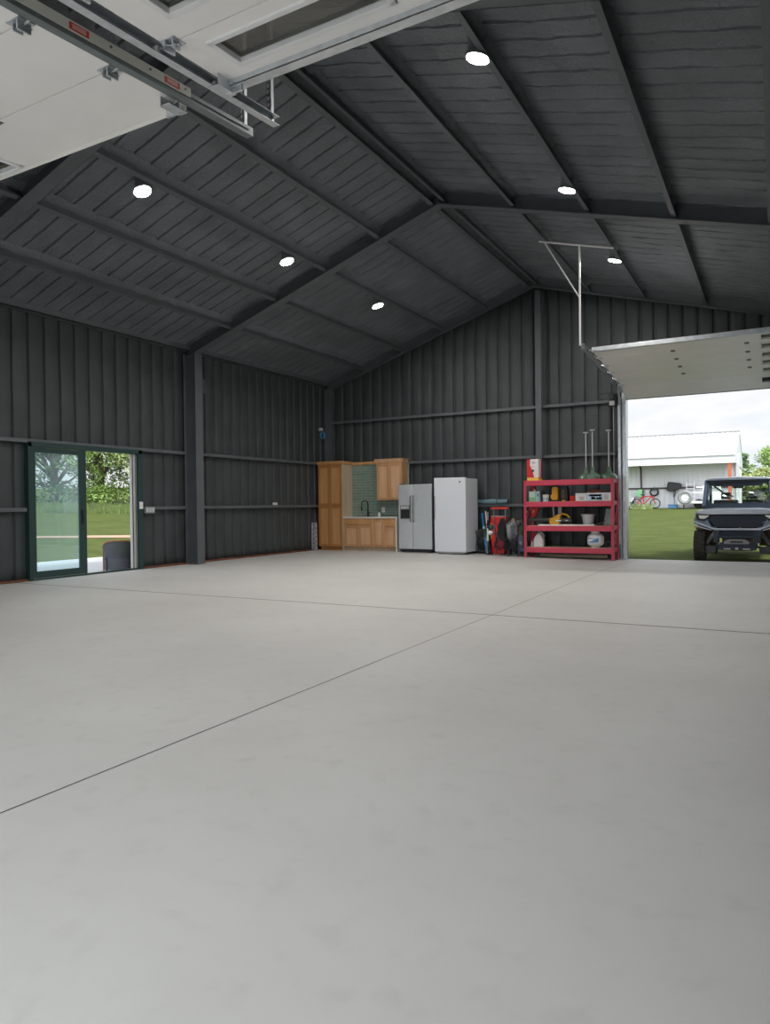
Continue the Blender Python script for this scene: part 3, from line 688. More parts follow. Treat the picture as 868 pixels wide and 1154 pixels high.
# ------------------------------------------------------------------ red shelving and what stands on it
SX0, SX1, SY0, SY1 = 5.96, 7.98, 15.86, 16.4
F0 = fz(7, 16)
t = thing('shelving_unit', 'red steel shelving unit with four levels standing by the far wall', 'shelf', (6.97, 16.12, F0))
LV = [.21, .70, 1.25, 1.735]
for x0, x1, sx in ((SX0, SX0 + .065, 1), (SX1 - .065, SX1, -1)):
    for y0, y1, sy in ((SY0, SY0 + .05, 1), (SY1 - .05, SY1, -1)):
        b = B('red'); zb = fz((x0 + x1) / 2, y0)
        ya = y0 if sy > 0 else y1 - .004
        b.box(x0, x1, ya, ya + .004, zb, 1.74)
        xo = x0 if sx > 0 else x1 - .004
        b.box(xo, xo + .004, y0, y1, zb, 1.74)
        b.use('black')
        z = .02
        while z < 1.7:
            for xx in (x0 + .018, x1 - .026): b.box(xx, xx + .008, ya - .0008, ya + .0002, z, z + .018)
            z += .05
        b.build('upright', t, smooth=0)
for i, z in enumerate(LV):
    b = B('red')
    for ya, yb in ((SY0 - .004, SY0 + .03), (SY1 - .03, SY1 + .004)): b.box(SX0 + .06, SX1 - .06, ya, yb, z - .12, z - .002); 
    b.box(SX0 + .02, SX0 + .04, SY0, SY1, z - .09, z - .002); b.box(SX1 - .04, SX1 - .02, SY0, SY1, z - .09, z - .002)
    s = b.build('shelf', t, bevel=.006)
    b = B('redplast' if i == 3 else 'birch'); b.box(SX0 + .03, SX1 - .03, SY0 + .03, SY1 - .03, z - .016, z); b.build('deck', s)
for P_ in (((SX1 - .015, SY0 + .03, .72), (SX1 - .015, SY1 - .03, 1.2)), ((SX1 - .015, SY0 + .03, .25), (SX1 - .015, SY1 - .03, .66)), ((SX0 + .015, SY0 + .03, .72), (SX0 + .015, SY1 - .03, 1.2))): B('red').tube(list(P_), .01, 6).build('brace', t)

S1, S2, S3, S4 = LV[3] + .001, LV[2] + .001, LV[1] + .001, LV[0] + .001

# top: carton and three pendants
t = thing('product_carton', 'red and white carton with a yellow base on the left end of the top shelf', 'box', (6.17, 16.15, S1))
x0, x1, y0, y1, z0, z1 = 6.0, 6.27, 16.02, 16.3, S1, S1 + .5
b = B('redplast'); b.box(x0, x1, y0, y1, z0 + .0, z1); b.build('box', t, bevel=.003)
b = B('carton'); yy = y0 - .0015
b.prism([(x0 + .08, z1 - .002), (x1 - .001, z1 - .002), (x1 - .001, z0 + .07), (x0 + .17, z0 + .07), (x0 + .12, z0 + .25), (x0 + .07, z0 + .36)], yy, yy + .001)
b.prism([(y0, z0 + .07), (y0 + .02, z1), (y1 - .06, z1), (y1 - .13, z0 + .07)], x1, x1 + .0015, 'x')
b.use('yelprint'); b.box(x0, x1, yy - .0005, yy + .001, z0 + .001, z0 + .07); b.box(x1, x1 + .0018, y0, y1, z0 + .001, z0 + .06)
b.use('darkgrey'); b.lathe([(.035, 0), (.035, -.002)], (x0 + .135, yy, z0 + .23), 18, 'y'); b.box(x0 + .12, x0 + .2, yy - .001, yy, z0 + .4, z0 + .41); b.box(x0 + .12, x0 + .18, yy - .001, yy, z0 + .425, z0 + .432); b.box(x0 + .1, x0 + .15, yy - .001, yy, z0 + .32, z0 + .33)
b.build('printed_label', t)
def pendant(x, y, label, zt):
    t = thing('barn_pendant_lamp', label, 'pendant lamp', (x, y, S1), 'green pendant lamps standing on the top shelf')
    b = B('greenenam'); b.lathe([(.0, .27), (.03, .27), (.036, .265), (.045, .17), (.06, .145), (.1, .13), (.15, .1), (.18, .055), (.19, .012), (.19, 0), (.184, 0), (.17, .05), (.14, .09), (.09, .12), (.03, .13)], (x, y, S1), 32)
    b.build('shade', t)
    b = B('lightgrey'); b.tube([(x, y, S1 + .24), (x, y, zt)], .0135, 10); b.lathe([(.02, -.05), (.014, -.04), (.014, 0), (.055, .0), (.06, .012), (.06, .022), (0, .024)], (x, y, zt), 18); b.use('galv'); b.lathe([(.037, .12), (.037, .13)], (x, y, S1 + .02), 14); b.build('stem', t)
pendant(7.28, 16.33, 'green enamel pendant lamp with white stem, leftmost of the three on the shelf', 2.79)
pendant(7.49, 16.04, 'green enamel pendant lamp with white stem, middle one standing in front', 2.81)
pendant(7.81, 16.2, 'green enamel pendant lamp with white stem, rightmost at the end of the shelf', 2.8)

# second shelf
t = thing('detergent_box', 'pale green and blue box at the left end of the second shelf', 'box', (6.14, 16.1, S2))
b = B('palelab'); b.box(6.03, 6.28, 16.05, 16.2, S2, S2 + .24); b.prism([(6.12, S2 + .24), (6.2, S2 + .24), (6.18, S2 + .28), (6.14, S2 + .28)], 16.06, 16.19); b.build('box', t, bevel=.006)
b = B('mint'); b.box(6.035, 6.2, 16.046, 16.05, S2 + .01, S2 + .1); b.box(6.17, 6.2, 16.046, 16.05, S2 + .1, S2 + .22); b.use('cyanlab'); b.box(6.205, 6.275, 16.046, 16.05, S2 + .01, S2 + .2); b.use('bluelab'); b.box(6.22, 6.26, 16.045, 16.05, S2 + .12, S2 + .19); b.build('printed_label', t)
t = thing('spray_bottle', 'dark bottle with a red trigger behind the pale green box', 'bottle', (6.12, 16.3, S2))
b = B('darkgrey'); b.lathe([(.04, 0), (.045, .02), (.045, .2), (.015, .27), (.015, .3)], (6.1, 16.28, S2), 14); b.build('body', t); b = B('redplast'); b.box(6.085, 6.115, 16.24, 16.31, S2 + .3, S2 + .34); b.box(6.09, 6.11, 16.24, 16.25, S2 + .24, S2 + .3); b.build('trigger', t, bevel=.004)
t = thing('green_canister', 'dark green canister tucked just right of the pale green box', 'canister', (6.32, 16.25, S2))
b = B('doorgreen'); b.lathe([(.04, 0), (.04, .22), (.025, .24), (.025, .26)], (6.315, 16.22, S2), 16); b.build('body', t)
t = thing('wipes_tub', 'small white tub with a pale blue label on the second shelf', 'tub', (6.4, 16.1, S2))
b = B('white'); b.lathe([(.07, 0), (.075, .01), (.075, .12), (.078, .125), (.078, .155), (.07, .16), (0, .16)], (6.415, 16.1, S2), 22); b.build('tub', t); b = B('cyanlab'); b.lathe([(.0756, .03), (.0756, .085)], (6.415, 16.1, S2), 22); b.build('label_band', t)
t = thing('work_light', 'yellow work light in a black tubular cage on the second shelf', 'work light', (6.6, 16.12, S2))
b = B('yellow'); b.prism([(6.54, S2 + .07), (6.57, S2 + .03), (6.68, S2 + .03), (6.7, S2 + .06), (6.7, S2 + .3), (6.68, S2 + .33), (6.58, S2 + .33), (6.56, S2 + .29), (6.56, S2 + .16), (6.52, S2 + .13)], 16.07, 16.19); b.build('body', t, bevel=.01)
b = B('black'); b.tube([(6.5, 16.1, S2), (6.49, 16.1, S2 + .1), (6.52, 16.1, S2 + .3), (6.58, 16.1, S2 + .36), (6.7, 16.1, S2 + .36), (6.73, 16.1, S2 + .3), (6.73, 16.1, S2)], .01, 8); b.box(6.48, 6.76, 16.06, 16.2, S2, S2 + .02); b.build('cage', t)
t = thing('battery_charger', 'black boxy charger with orange marks and yellow foot right of the yellow work light', 'charger', (6.84, 16.15, S2))
b = B('black'); b.prism([(6.77, S2), (6.92, S2), (6.92, S2 + .3), (6.89, S2 + .34), (6.79, S2 + .34), (6.77, S2 + .3)], 16.08, 16.26); b.build('body', t, bevel=.01)
b = B('brown'); b.box(6.79, 6.83, 16.074, 16.08, S2 + .19, S2 + .25); b.box(6.8, 6.83, 16.074, 16.08, S2 + .1, S2 + .15); b.use('darkgrey'); b.box(6.785, 6.85, 16.0765, 16.08, S2 + .08, S2 + .28); b.build('front_plate', t); B('yellow').box(6.8, 6.86, 16.05, 16.08, S2, S2 + .03).build('foot', t)
t = thing('red_cup', 'small red plastic cup in the middle of the second shelf', 'cup', (7.0, 16.1, S2))
b = B('redplast'); b.lathe([(.0, .005), (.055, 0), (.068, .1), (.07, .12), (.064, .12), (.05, .01)], (7.03, 16.08, S2), 20); b.build('cup', t); B('redplast').lathe([(.072, .105), (.074, .112), (.072, .12)], (7.03, 16.08, S2), 20).build('rim', t)
def carton(label, x0, x1, h, panels):
    t = thing('flat_carton', label, 'box', ((x0 + x1) / 2, 16.1, S2)); b = B('carton'); b.box(x0, x1, 15.98, 16.3, S2, S2 + h); b.build('box', t, bevel=.003)
    b = B('bluelab')
    for a, c, z0, z1, m in panels: b.use(m); b.box(a, c, 15.977, 15.98, S2 + z0, S2 + z1)
    b.build('printed_label', t)
carton('low white carton on the second shelf, left of the one with a blue picture', 7.12, 7.37, .175, [(7.2, 7.32, .08, .095, 'midgrey'), (7.2, 7.3, .055, .065, 'midgrey'), (7.22, 7.3, .03, .045, 'midgrey'), (7.15, 7.34, .14, .145, 'lightgrey')])
carton('low white carton with a blue printed picture at the right end of the second shelf', 7.38, 7.9, .18, [(7.39, 7.72, .02, .15, 'cyanlab'), (7.42, 7.69, .1, .145, 'bluelab'), (7.47, 7.56, .03, .09, 'carton'), (7.58, 7.7, .03, .08, 'bluelab'), (7.74, 7.84, .03, .15, 'lightgrey')])
t = thing('circular_saw', 'brown and grey power tool lying on top of the white cartons', 'power tool', (7.55, 16.12, S2 + .182))
b = B('brown'); b.tube([(7.38, 16.1, S2 + .215), (7.5, 16.1, S2 + .23), (7.6, 16.1, S2 + .21), (7.7, 16.1, S2 + .24)], [.02, .035, .03, .022], 10); b.lathe([(.05, 0), (.055, .02), (.03, .04), (0, .045)], (7.56, 16.1, S2 + .182), 16); b.build('body', t)
b = B('darkgrey'); b.tube([(7.42, 16.12, S2 + .25), (7.52, 16.12, S2 + .28), (7.64, 16.12, S2 + .265)], .012, 8); b.tube([(7.7, 16.1, S2 + .24), (7.78, 16.11, S2 + .22)], .012, 8); b.build('handle', t)

# third shelf
t = thing('leaf_blower', 'yellow leaf blower with a long black nozzle lying on the third shelf', 'leaf blower', (6.5, 16.12, S3))
b = B('darkgrey'); b.tube([(5.99 + .05, 16.1, S3 + .125), (6.3, 16.1, S3 + .13), (6.53, 16.1, S3 + .125)], [.035, .045, .06], 14); b.build('nozzle', t)
b = B('yellow'); b.prism([(6.5, S3 + .06), (6.55, S3 + .015), (6.72, S3 + .01), (6.76, S3 + .06), (6.78, S3 + .12), (6.75, S3 + .2), (6.78, S3 + .25), (6.72, S3 + .27), (6.64, S3 + .22), (6.6, S3 + .185), (6.5, S3 + .17)], 16.03, 16.17); b.build('motor_housing', t, bevel=.018)
b = B('yellow'); b.tube([(6.72, 16.1, S3 + .24), (6.8, 16.1, S3 + .27), (6.9, 16.1, S3 + .24), (6.96, 16.1, S3 + .17)], .02, 10); b.build('handle', t)
b = B('darkgrey'); b.tube([(6.72, 16.06, S3 + .11), (6.85, 16.06, S3 + .12), (7.02, 16.07, S3 + .11)], [.045, .055, .05], 12); b.use('palelab'); b.box(6.66, 6.78, 16.0, 16.03, S3 + .1, S3 + .13); b.box(6.88, 6.94, 15.998, 16.01, S3 + .105, S3 + .125); b.build('battery', t)
t = thing('white_board', 'long thin white board lying flat along the third shelf', 'board', (6.9, 16.0, S3))
b = B('white'); b.box(6.28, 7.55, 15.92, 16.0, S3, S3 + .028); b.build('board', t, bevel=.003)
t = thing('red_hedge_tool', 'red tool with an orange grip standing at the left end of the third shelf', 'power tool', (6.1, 16.3, S3))
b = B('redplast'); b.prism([(6.06, S3 + .18), (6.12, S3 + .2), (6.2, S3 + .42), (6.16, S3 + .46), (6.08, S3 + .42)], 16.26, 16.33); b.build('body', t, bevel=.01); b = B('orange'); b.prism([(6.03, S3 + .28), (6.1, S3 + .3), (6.1, S3 + .36), (6.05, S3 + .35)], 16.25, 16.34); b.use('black'); b.box(6.08, 6.11, 16.28, 16.31, S3, S3 + .2); b.box(6.03, 6.16, 16.25, 16.34, S3, S3 + .02); b.build('grip', t, bevel=.004)
for x0, x1, l, r in ((6.52, 6.56, 'thin white paddle standing behind the yellow leaf blower', .018), (6.64, 6.72, 'wider white slat standing behind the yellow leaf blower', .0)):
    t = thing('upright_board', l, 'board', ((x0 + x1) / 2, 16.32, S3))
    b = B('lightgrey'); b.prism([(x0 + r, S3), (x1 + r, S3), (x1 - r, S3 + .42), (x1 - .01 - r, S3 + .44), (x0 - r + .005, S3 + .44), (x0 - r, S3 + .42)], 16.3, 16.315); b.build('board', t)
t = thing('pale_bucket', 'light grey plastic bucket with a flared rim on the third shelf', 'bucket', (7.38, 16.15, S3))
b = B('lightgrey'); b.lathe([(0, .004), (.1, 0), (.105, .01), (.135, .2), (.155, .245), (.16, .25), (.15, .255), (.128, .21), (.1, .015), (0, .01)], (7.36, 16.15, S3), 30); b.build('bucket', t); b = B('galv'); b.tube([(7.36 + .158 * math.cos(a), 16.15 - .158 * math.sin(a) * .9, S3 + .245 - .04 * math.sin(a)) for a in [PI * i / 12 for i in range(13)]], .003, 6); b.build('bail_handle', t)
t = thing('hose_nozzle', 'small black pistol-shaped nozzle right of the grey bucket', 'nozzle', (7.66, 16.05, S3))
b = B('black'); b.tube([(7.58, 16.02, S3 + .03), (7.65, 16.03, S3 + .05), (7.7, 16.04, S3 + .06)], [.02, .028, .02]); b.tube([(7.68, 16.04, S3 + .05), (7.74, 16.05, S3 + .12)], [.02, .016]); b.build('body', t)
t = thing('grey_binder', 'grey upright case at the right end of the third shelf', 'case', (7.76, 16.25, S3))
b = B('midgrey'); b.prism([(7.68, S3), (7.86, S3), (7.88, S3 + .36), (7.74, S3 + .38)], 16.2, 16.34); b.build('case', t, bevel=.008); b = B('lightgrey'); b.tube([(7.76, 16.19, S3 + .2), (7.79, 16.17, S3 + .22), (7.8, 16.19, S3 + .28)], .006, 6); b.build('clasp', t)

# bottom shelf
t = thing('white_jug', 'translucent white plastic jug with a handle on the bottom shelf', 'jug', (6.25, 16.08, S4))
b = B('carton'); x0, x1 = 6.14, 6.37
b.prism([(x0, S4), (x1, S4), (x1, S4 + .17), (x1 - .05, S4 + .26), (x0 + .16, S4 + .31), (x0 + .09, S4 + .31), (x0 + .02, S4 + .22), (x0, S4 + .17)], 16.0, 16.16); b.build('body', t, bevel=.018, seg=3)
b = B('carton'); b.tube([(x0 + .19, 16.08, S4 + .18), (x0 + .235, 16.08, S4 + .25), (x0 + .17, 16.08, S4 + .33), (x0 + .12, 16.08, S4 + .3)], .014, 8); b.build('handle', t); b = B('lightgrey'); b.lathe([(.028, .31), (.028, .35), (0, .352)], (x0 + .12, 16.08, S4), 14); b.build('cap', t)
t = thing('grease_tube', 'red cylinder with a blue top standing left of the white jug', 'cylinder', (6.1, 16.25, S4))
b = B('redplast'); b.lathe([(.04, .0), (.04, .3), (.03, .32)], (6.12, 16.25, S4), 16); b.build('body', t); b = B('bluelab'); b.lathe([(.03, .32), (.045, .33), (.045, .37), (.0, .39)], (6.12, 16.25, S4), 16); b.box(6.05, 6.12, 16.24, 16.26, S4 + .35, S4 + .375); b.build('top_cap', t)
t = thing('silver_sprayer', 'small silver metal can in front of the red cylinder', 'can', (6.09, 16.1, S4))
b = B('galv'); b.lathe([(.03, 0), (.032, .01), (.032, .08), (.015, .11), (.015, .13), (0, .135)], (6.08, 16.1, S4), 14); b.build('can', t)
t = thing('propane_tank', 'white propane tank with a blue swoosh label on the bottom shelf', 'propane tank', (7.52, 16.08, S4))
c = (7.53, 16.1, S4)
b = B('white'); b.lathe([(.1, 0), (.1, .025), (.09, .03), (.14, .045), (.175, .085), (.18, .11), (.18, .22), (.172, .255), (.13, .3), (.06, .32), (.03, .325), (.03, .34)], c, 32); b.build('cylinder', t)
b = B('white')
for a0, a1 in ((-2.6, -.55), (.5, 2.6)):
    n = 10; P = [(c[0] + .1 * math.cos(a0 + (a1 - a0) * i / n), c[1] + .1 * math.sin(a0 + (a1 - a0) * i / n)) for i in range(n + 1)]
    for i in range(n): b.add([(P[i][0], P[i][1], S4 + .3), (P[i + 1][0], P[i + 1][1], S4 + .3), (P[i + 1][0], P[i + 1][1], S4 + .41), (P[i][0], P[i][1], S4 + .41)], [(0, 1, 2, 3)])
n = 24; P = [(c[0] + .1 * math.cos(2 * PI * i / n), c[1] + .1 * math.sin(2 * PI * i / n)) for i in range(n)]
for i in range(n): q_ = (i + 1) % n; b.add([(P[i][0], P[i][1], S4 + .29), (P[q_][0], P[q_][1], S4 + .29), (P[q_][0], P[q_][1], S4 + .32), (P[i][0], P[i][1], S4 + .32)], [(0, 1, 2, 3)])
b.build('collar', t, solid=.004)
b = B('galv'); b.lathe([(.018, .33), (.018, .37), (.028, .38), (.028, .4), (0, .402)], c, 12); b.build('valve', t)
b = B('bluelab')
def swoosh(z0, z1, z2, z3, a0, a1, n=12):
    for i in range(n):
        u, w = i / n, (i + 1) / n; A, A2 = a0 + (a1 - a0) * u, a0 + (a1 - a0) * w; r = .1815
        f = lambda q: (z0 + (z2 - z0) * q, z1 + (z3 - z1) * q)
        (p, q), (p2, q2) = f(u), f(w)
        b.add([(c[0] + r * math.cos(A), c[1] + r * math.sin(A), S4 + p), (c[0] + r * math.cos(A2), c[1] + r * math.sin(A2), S4 + p2), (c[0] + r * math.cos(A2), c[1] + r * math.sin(A2), S4 + q2), (c[0] + r * math.cos(A), c[1] + r * math.sin(A), S4 + q)], [(0, 1, 2, 3)])
swoosh(.115, .13, .13, .225, -2.2, -1.0); swoosh(.2, .218, .2, .215, -2.5, -1.35); b.use('cyanlab'); swoosh(.1, .112, .112, .13, -2.4, -1.1); b.build('label', t)
t = thing('coiled_hose', 'dark coiled hose on the bottom shelf right of the propane tank', 'hose', (7.78, 16.2, S4))
b = B('darkgrey'); [b.torus((7.79, 16.15 + .02 * k, S4 + .075), .062, .012, 'y', 22, 8) for k in range(4)]; b.build('coil', t)
t = thing('floor_batten', 'pale timber batten lying on the floor under the shelving unit', 'timber', (6.9, 16.45, F0))
b = B('birch'); zb = fz(6.8, 16.5); b.box(6.15, 7.7, 16.47, 16.6, zb + .004, zb + .07); b.build('batten', t, bevel=.005)

# by the jamb: spade
t = thing('garden_spade', 'spade with a red handle leaning between the shelves and the far opening', 'spade', (7.93, 16.5, fz(7.9, 16.5)))
b = B('birch'); b.tube([(7.905, 16.58, .22), (7.93, 16.7, .8)], .016, 8); b.build('shaft', t)
b = B('redplast'); b.tube([(7.93, 16.7, .78), (7.945, 16.74, 1.28)], .022, 8); b.build('grip', t)
b = B('galvdark'); z0 = fz(7.9, 16.5); b.add([(7.82, 16.5, z0 + .03), (7.9, 16.49, z0), (7.98, 16.5, z0 + .03), (7.985, 16.57, z0 + .33), (7.815, 16.57, z0 + .33)], [(0, 1, 2, 3, 4)]); b.build('blade', t, solid=.006)
t = thing('weathered_board', 'weathered board standing behind the red-handled spade', 'board', (7.95, 16.72, F0))
b = B('khaki'); b.box(7.8, 7.98, 16.73, 16.755, fz(7.9, 16.7), .5); b.build('board', t, bevel=.003)

# ------------------------------------------------------------------ clutter between freezer and shelves
t = thing('floor_fan', 'round black floor fan behind the side of the white freezer', 'fan', (4.73, 16.4, 0))
c = (4.7, 16.45, .31)
b = B('darkgrey'); b.torus(c, .27, .016, 'y'); b.torus((c[0], c[1] + .12, c[2]), .26, .01, 'y'); [b.torus((c[0], c[1] - .01, c[2]), r, .003, 'y', 24, 6) for r in (.06, .1, .14, .18, .22)]
for k in range(16):
    a = PI * k / 8; b.rod((c[0] + .05 * math.cos(a), c[1] - .01, c[2] + .05 * math.sin(a)), (c[0] + .27 * math.cos(a), c[1], c[2] + .27 * math.sin(a)), .003, 6)
    b.rod((c[0] + .27 * math.cos(a), c[1], c[2] + .27 * math.sin(a)), (c[0] + .26 * math.cos(a), c[1] + .12, c[2] + .26 * math.sin(a)), .003, 6)
b.build('cage', t)
b = B('black'); b.lathe([(.0, -.02), (.05, -.015), (.055, .05), (.05, .2), (0, .22)], c, 16, 'y')
for k in range(4):
    a = PI / 2 * k + .3; ca, sa = math.cos(a), math.sin(a)
    b.add([(c[0] + ca * .05 - sa * .02, c[1] + .03, c[2] + sa * .05 + ca * .02), (c[0] + ca * .24 - sa * .1, c[1] + .02, c[2] + sa * .24 + ca * .1), (c[0] + ca * .25 + sa * .05, c[1] + .08, c[2] + sa * .25 - ca * .05), (c[0] + ca * .05 + sa * .02, c[1] + .07, c[2] + sa * .05 - ca * .02)], [(0, 1, 2, 3)])
b.build('blades', t)
b = B('black'); b.tube([(c[0] - .29, c[1] + .06, .3), (c[0] - .25, c[1] + .06, .02), (c[0] + .25, c[1] + .06, .02), (c[0] + .29, c[1] + .06, .3)], .013, 8); b.tube([(c[0] - .2, c[1] - .1, .014), (c[0] - .2, c[1] + .25, .014)], .013, 8); b.tube([(c[0] + .2, c[1] - .1, .014), (c[0] + .2, c[1] + .25, .014)], .013, 8); b.build('stand', t)
def leaning(name, label, cat, x0, z1, x1, y0, y1, r, mats, flat=False):
    t = thing(name, label, cat, (x1, y1, 0)); A, C_ = Vector((x0, y0, z1)), Vector((x1, y1, .012)); n = len(mats)
    for i, (m, f0, f1) in enumerate(mats):
        p, q = A.lerp(C_, f0), A.lerp(C_, f1); b = B(m)
        if flat:
            d = (q - p); w = Vector((1, 0, .2)).normalized() * r
            b.add([tuple(p - w), tuple(p + w), tuple(q + w), tuple(q - w)] + [tuple(v + Vector((0, .02, 0))) for v in (p - w, p + w, q + w, q - w)], [(0, 1, 2, 3), (7, 6, 5, 4), (0, 4, 5, 1), (1, 5, 6, 2), (2, 6, 7, 3), (3, 7, 4, 0)])
        else: b.tube([p, q], r, 10)
        b.build(['pole', 'band', 'tip', 'sleeve'][i % 4], t)
leaning('folded_parasol', 'bright blue folded sports umbrella leaning beside the fan, leftmost of the leaning poles', 'umbrella', 4.62, .97, 4.97, 16.7, 16.1, .033, [('blue', 0, .34), ('cyanlab', .34, .4), ('doorgreen', .4, .62), ('blue', .62, 1)])
leaning('white_pole', 'white pole with dark bands leaning between the blue umbrella and the red tool box', 'pole', 4.7, 1.02, 5.0, 16.72, 16.2, .016, [('white', 0, .3), ('black', .3, .33), ('carton', .33, .7), ('navyfab', .7, 1)])
leaning('khaki_pole', 'khaki and red banded pole leaning just left of the red tool box', 'pole', 4.76, 1.0, 5.0, 16.72, 16.02, .018, [('khaki', 0, .2), ('maroon', .2, .4), ('palelab', .4, .7), ('olive', .7, 1)])
leaning('dark_folded_chair', 'dark folded chair in a sleeve leaning behind the blue umbrella', 'folding chair', 4.78, .66, 4.92, 16.66, 16.36, .055, [('blackfab', 0, .5), ('darkgrey', .5, .56), ('blackfab', .56, 1)])
t = thing('teal_roll', 'long teal folded tarpaulin lying on the lower wall girt above the fan', 'tarpaulin', (4.95, 16.74, 1.24))
b = B('paleteal'); vs = []; b.tube([(4.5, 16.745, 1.275), (4.7, 16.745, 1.265), (4.9, 16.74, 1.27), (5.1, 16.745, 1.265), (5.27, 16.745, 1.27)], [.04, .055, .062, .055, .05], 14); b.build('roll', t); b = B('black'); b.lathe([(.05, 0), (.052, .02), (0, .03)], (5.27, 16.745, 1.27), 14, 'x'); b.lathe([(.0625, 0), (.0625, .02)], (5.0, 16.743, 1.2675), 14, 'x'); b.build('strap', t)
t = thing('rolling_tool_box', 'stacked bright red wheeled tool box with a tall red-topped handle', 'tool box', (5.12, 16.45, 0))
b = B('redplast'); b.prism([(4.97, .0), (5.3, .0), (5.32, .5), (4.95, .5)], 16.4, 16.68); b.box(4.93, 5.34, 16.38, 16.7, .5, .56); b.build('lower_box', t, bevel=.012)
b = B('redplast'); b.box(4.95, 5.33, 16.38, 16.66, .56, .78); b.prism([(4.99, 16.37), (5.09, 16.37), (5.08, 16.4), (5.0, 16.4)], .1, .48, 'z'); b.build('middle_box', t, bevel=.012)
b = B('redplast'); b.box(4.96, 5.32, 16.39, 16.66, .78, .9); b.use('lightgrey'); b.box(4.96, 5.32, 16.42, 16.64, .9, .915); b.build('lid', t, bevel=.01)
b = B('yellow'); b.box(4.955, 4.975, 16.372, 16.38, .58, .74); b.box(4.955, 4.975, 16.395, 16.4, .34, .46); b.build('latch', t)
b = B('galvdark'); b.box(5.04, 5.065, 16.35, 16.37, .42, 1.1); b.box(5.33, 5.355, 16.35, 16.37, .42, 1.1); b.build('handle_frame', t, bevel=.002); b = B('redplast'); b.tube([(4.98, 16.36, 1.09), (5.03, 16.36, 1.1), (5.36, 16.36, 1.1), (5.42, 16.36, 1.09)], .028, 10); b.build('handle_grip', t)
for x in (4.99, 5.28): b = B('black'); b.lathe([(.06, -.02), (.07, 0), (.06, .02)], (x, 16.6, .07), 16, 'x'); b.build('wheel', t)

def folded_chair(name, label, cat, x, y, w, h, m, accents, seed, tilt=.0):
    """folded camp chair: bundle of crossing tubes with creased fabric hanging round it"""
    t = thing(name, label, cat, (x, y, 0)); rr = random.Random(seed)
    b = B('darkgrey' if m != 'darkgrey' else 'black')
    for k in range(5):
        xa = x + rr.uniform(-.5, .5) * w; xb = x + rr.uniform(-.5, .5) * w; yy = y + rr.uniform(-.06, .06)
        b.tube([(xa, yy, .012), ((xa + xb) / 2 + tilt * .5, yy + .01, h * .5), (xb + tilt, yy + .04, h * rr.uniform(.8, .98))], .011, 8)
    for k in range(3): b.lathe([(.018, 0), (.016, .03)], (x + (k - 1) * w * .4, y - .03, 0), 10)
    b.build('frame', t)
    b = B(m); n = 22; rings = 16; vs = []; fs = []
    for i in range(rings + 1):
        q = i / rings; z = h * (.2 + .8 * q)
        base = w * .5 * (.75 + .35 * math.sin(q * 2.6 + seed)) * (1 if q < .8 else 1 - (q - .8) * 3.2)
        for j in range(n):
            a = 2 * PI * j / n; cr = 1 + .38 * noise.noise(Vector((math.cos(a) * 2.2, math.sin(a) * 2.2 + seed, q * 3))) + .22 * noise.noise(Vector((a * 2.5, seed, q * 9))) + .16 * noise.noise(Vector((a * 7, seed + 4, q * 16)))
            vs.append((x + tilt * q + base * cr * math.cos(a), y + .02 + base * .5 * cr * math.sin(a), z + .04 * noise.noise(Vector((a, seed, q)))))
    for i in range(rings): fs += [(i * n + q, i * n + (q + 1) % n, (i + 1) * n + (q + 1) % n, (i + 1) * n + q) for q in range(n)]
    fs += [tuple(range(n - 1, -1, -1)), tuple(range(rings * n, rings * n + n))]
    b.add(vs, fs); b.build('fabric', t, smooth=60)
    for (mm, dx, z0, z1, ww) in accents:
        b = B(mm); b.blob((x + dx, y - w * .22, (z0 + z1) / 2), (ww, .05, (z1 - z0) / 2), 14, 8, .35, 2.5, seed); b.build('flap', t, smooth=60)
    return t
folded_chair('stroller', 'black folded stroller with white and maroon patches in front of the red tool box', 'stroller', 5.36, 15.96, .5, .86, 'blackfab', [('carton', -.22, .48, .58, .07), ('maroon', .03, .12, .36, .09), ('doorgreen', -.2, .6, .72, .07)], 3, .05)
folded_chair('folded_camp_chair', 'grey folded camp chair hanging its creased seat right of the black stroller', 'camp chair', 5.66, 15.96, .3, .8, 'greyfab', [('midgrey', -.06, .4, .72, .06), ('blackfab', .04, .1, .4, .08)], 11, -.04)
folded_chair('folded_camp_chair', 'khaki topped folded camp chair behind the grey one', 'camp chair', 5.55, 16.3, .2, .9, 'blackfab', [('khaki', .02, .7, .86, .06)], 5, -.06)
folded_chair('folded_camp_chair', 'olive green folded camp chair next to the red shelving', 'camp chair', 5.78, 16.2, .2, .84, 'olive', [('greyfab', -.05, .68, .82, .07)], 8, .0)
folded_chair('folded_camp_chair', 'slate blue folded camp chair low against the red shelf leg', 'camp chair', 5.83, 16.0, .17, .5, 'navyfab', [('greyfab', .02, .2, .34, .05)], 14, .0)
t = thing('hanging_tool', 'black hose with a small brass fitting hung on the far wall beside the shelves', 'hose', (5.85, 16.72, 1.1))
b = B('black'); b.torus((5.86, 16.72, 1.0), .13, .012, 'y', 26, 8); b.torus((5.88, 16.73, 1.04), .1, .01, 'y', 26, 8); b.rod((5.86, 16.78, 1.15), (5.86, 16.7, 1.15), .008); b.build('hose', t); b = B('yelprint'); b.lathe([(.022, 0), (.022, .025)], (5.76, 16.69, 1.01), 12, 'y'); b.build('brass_fitting', t)

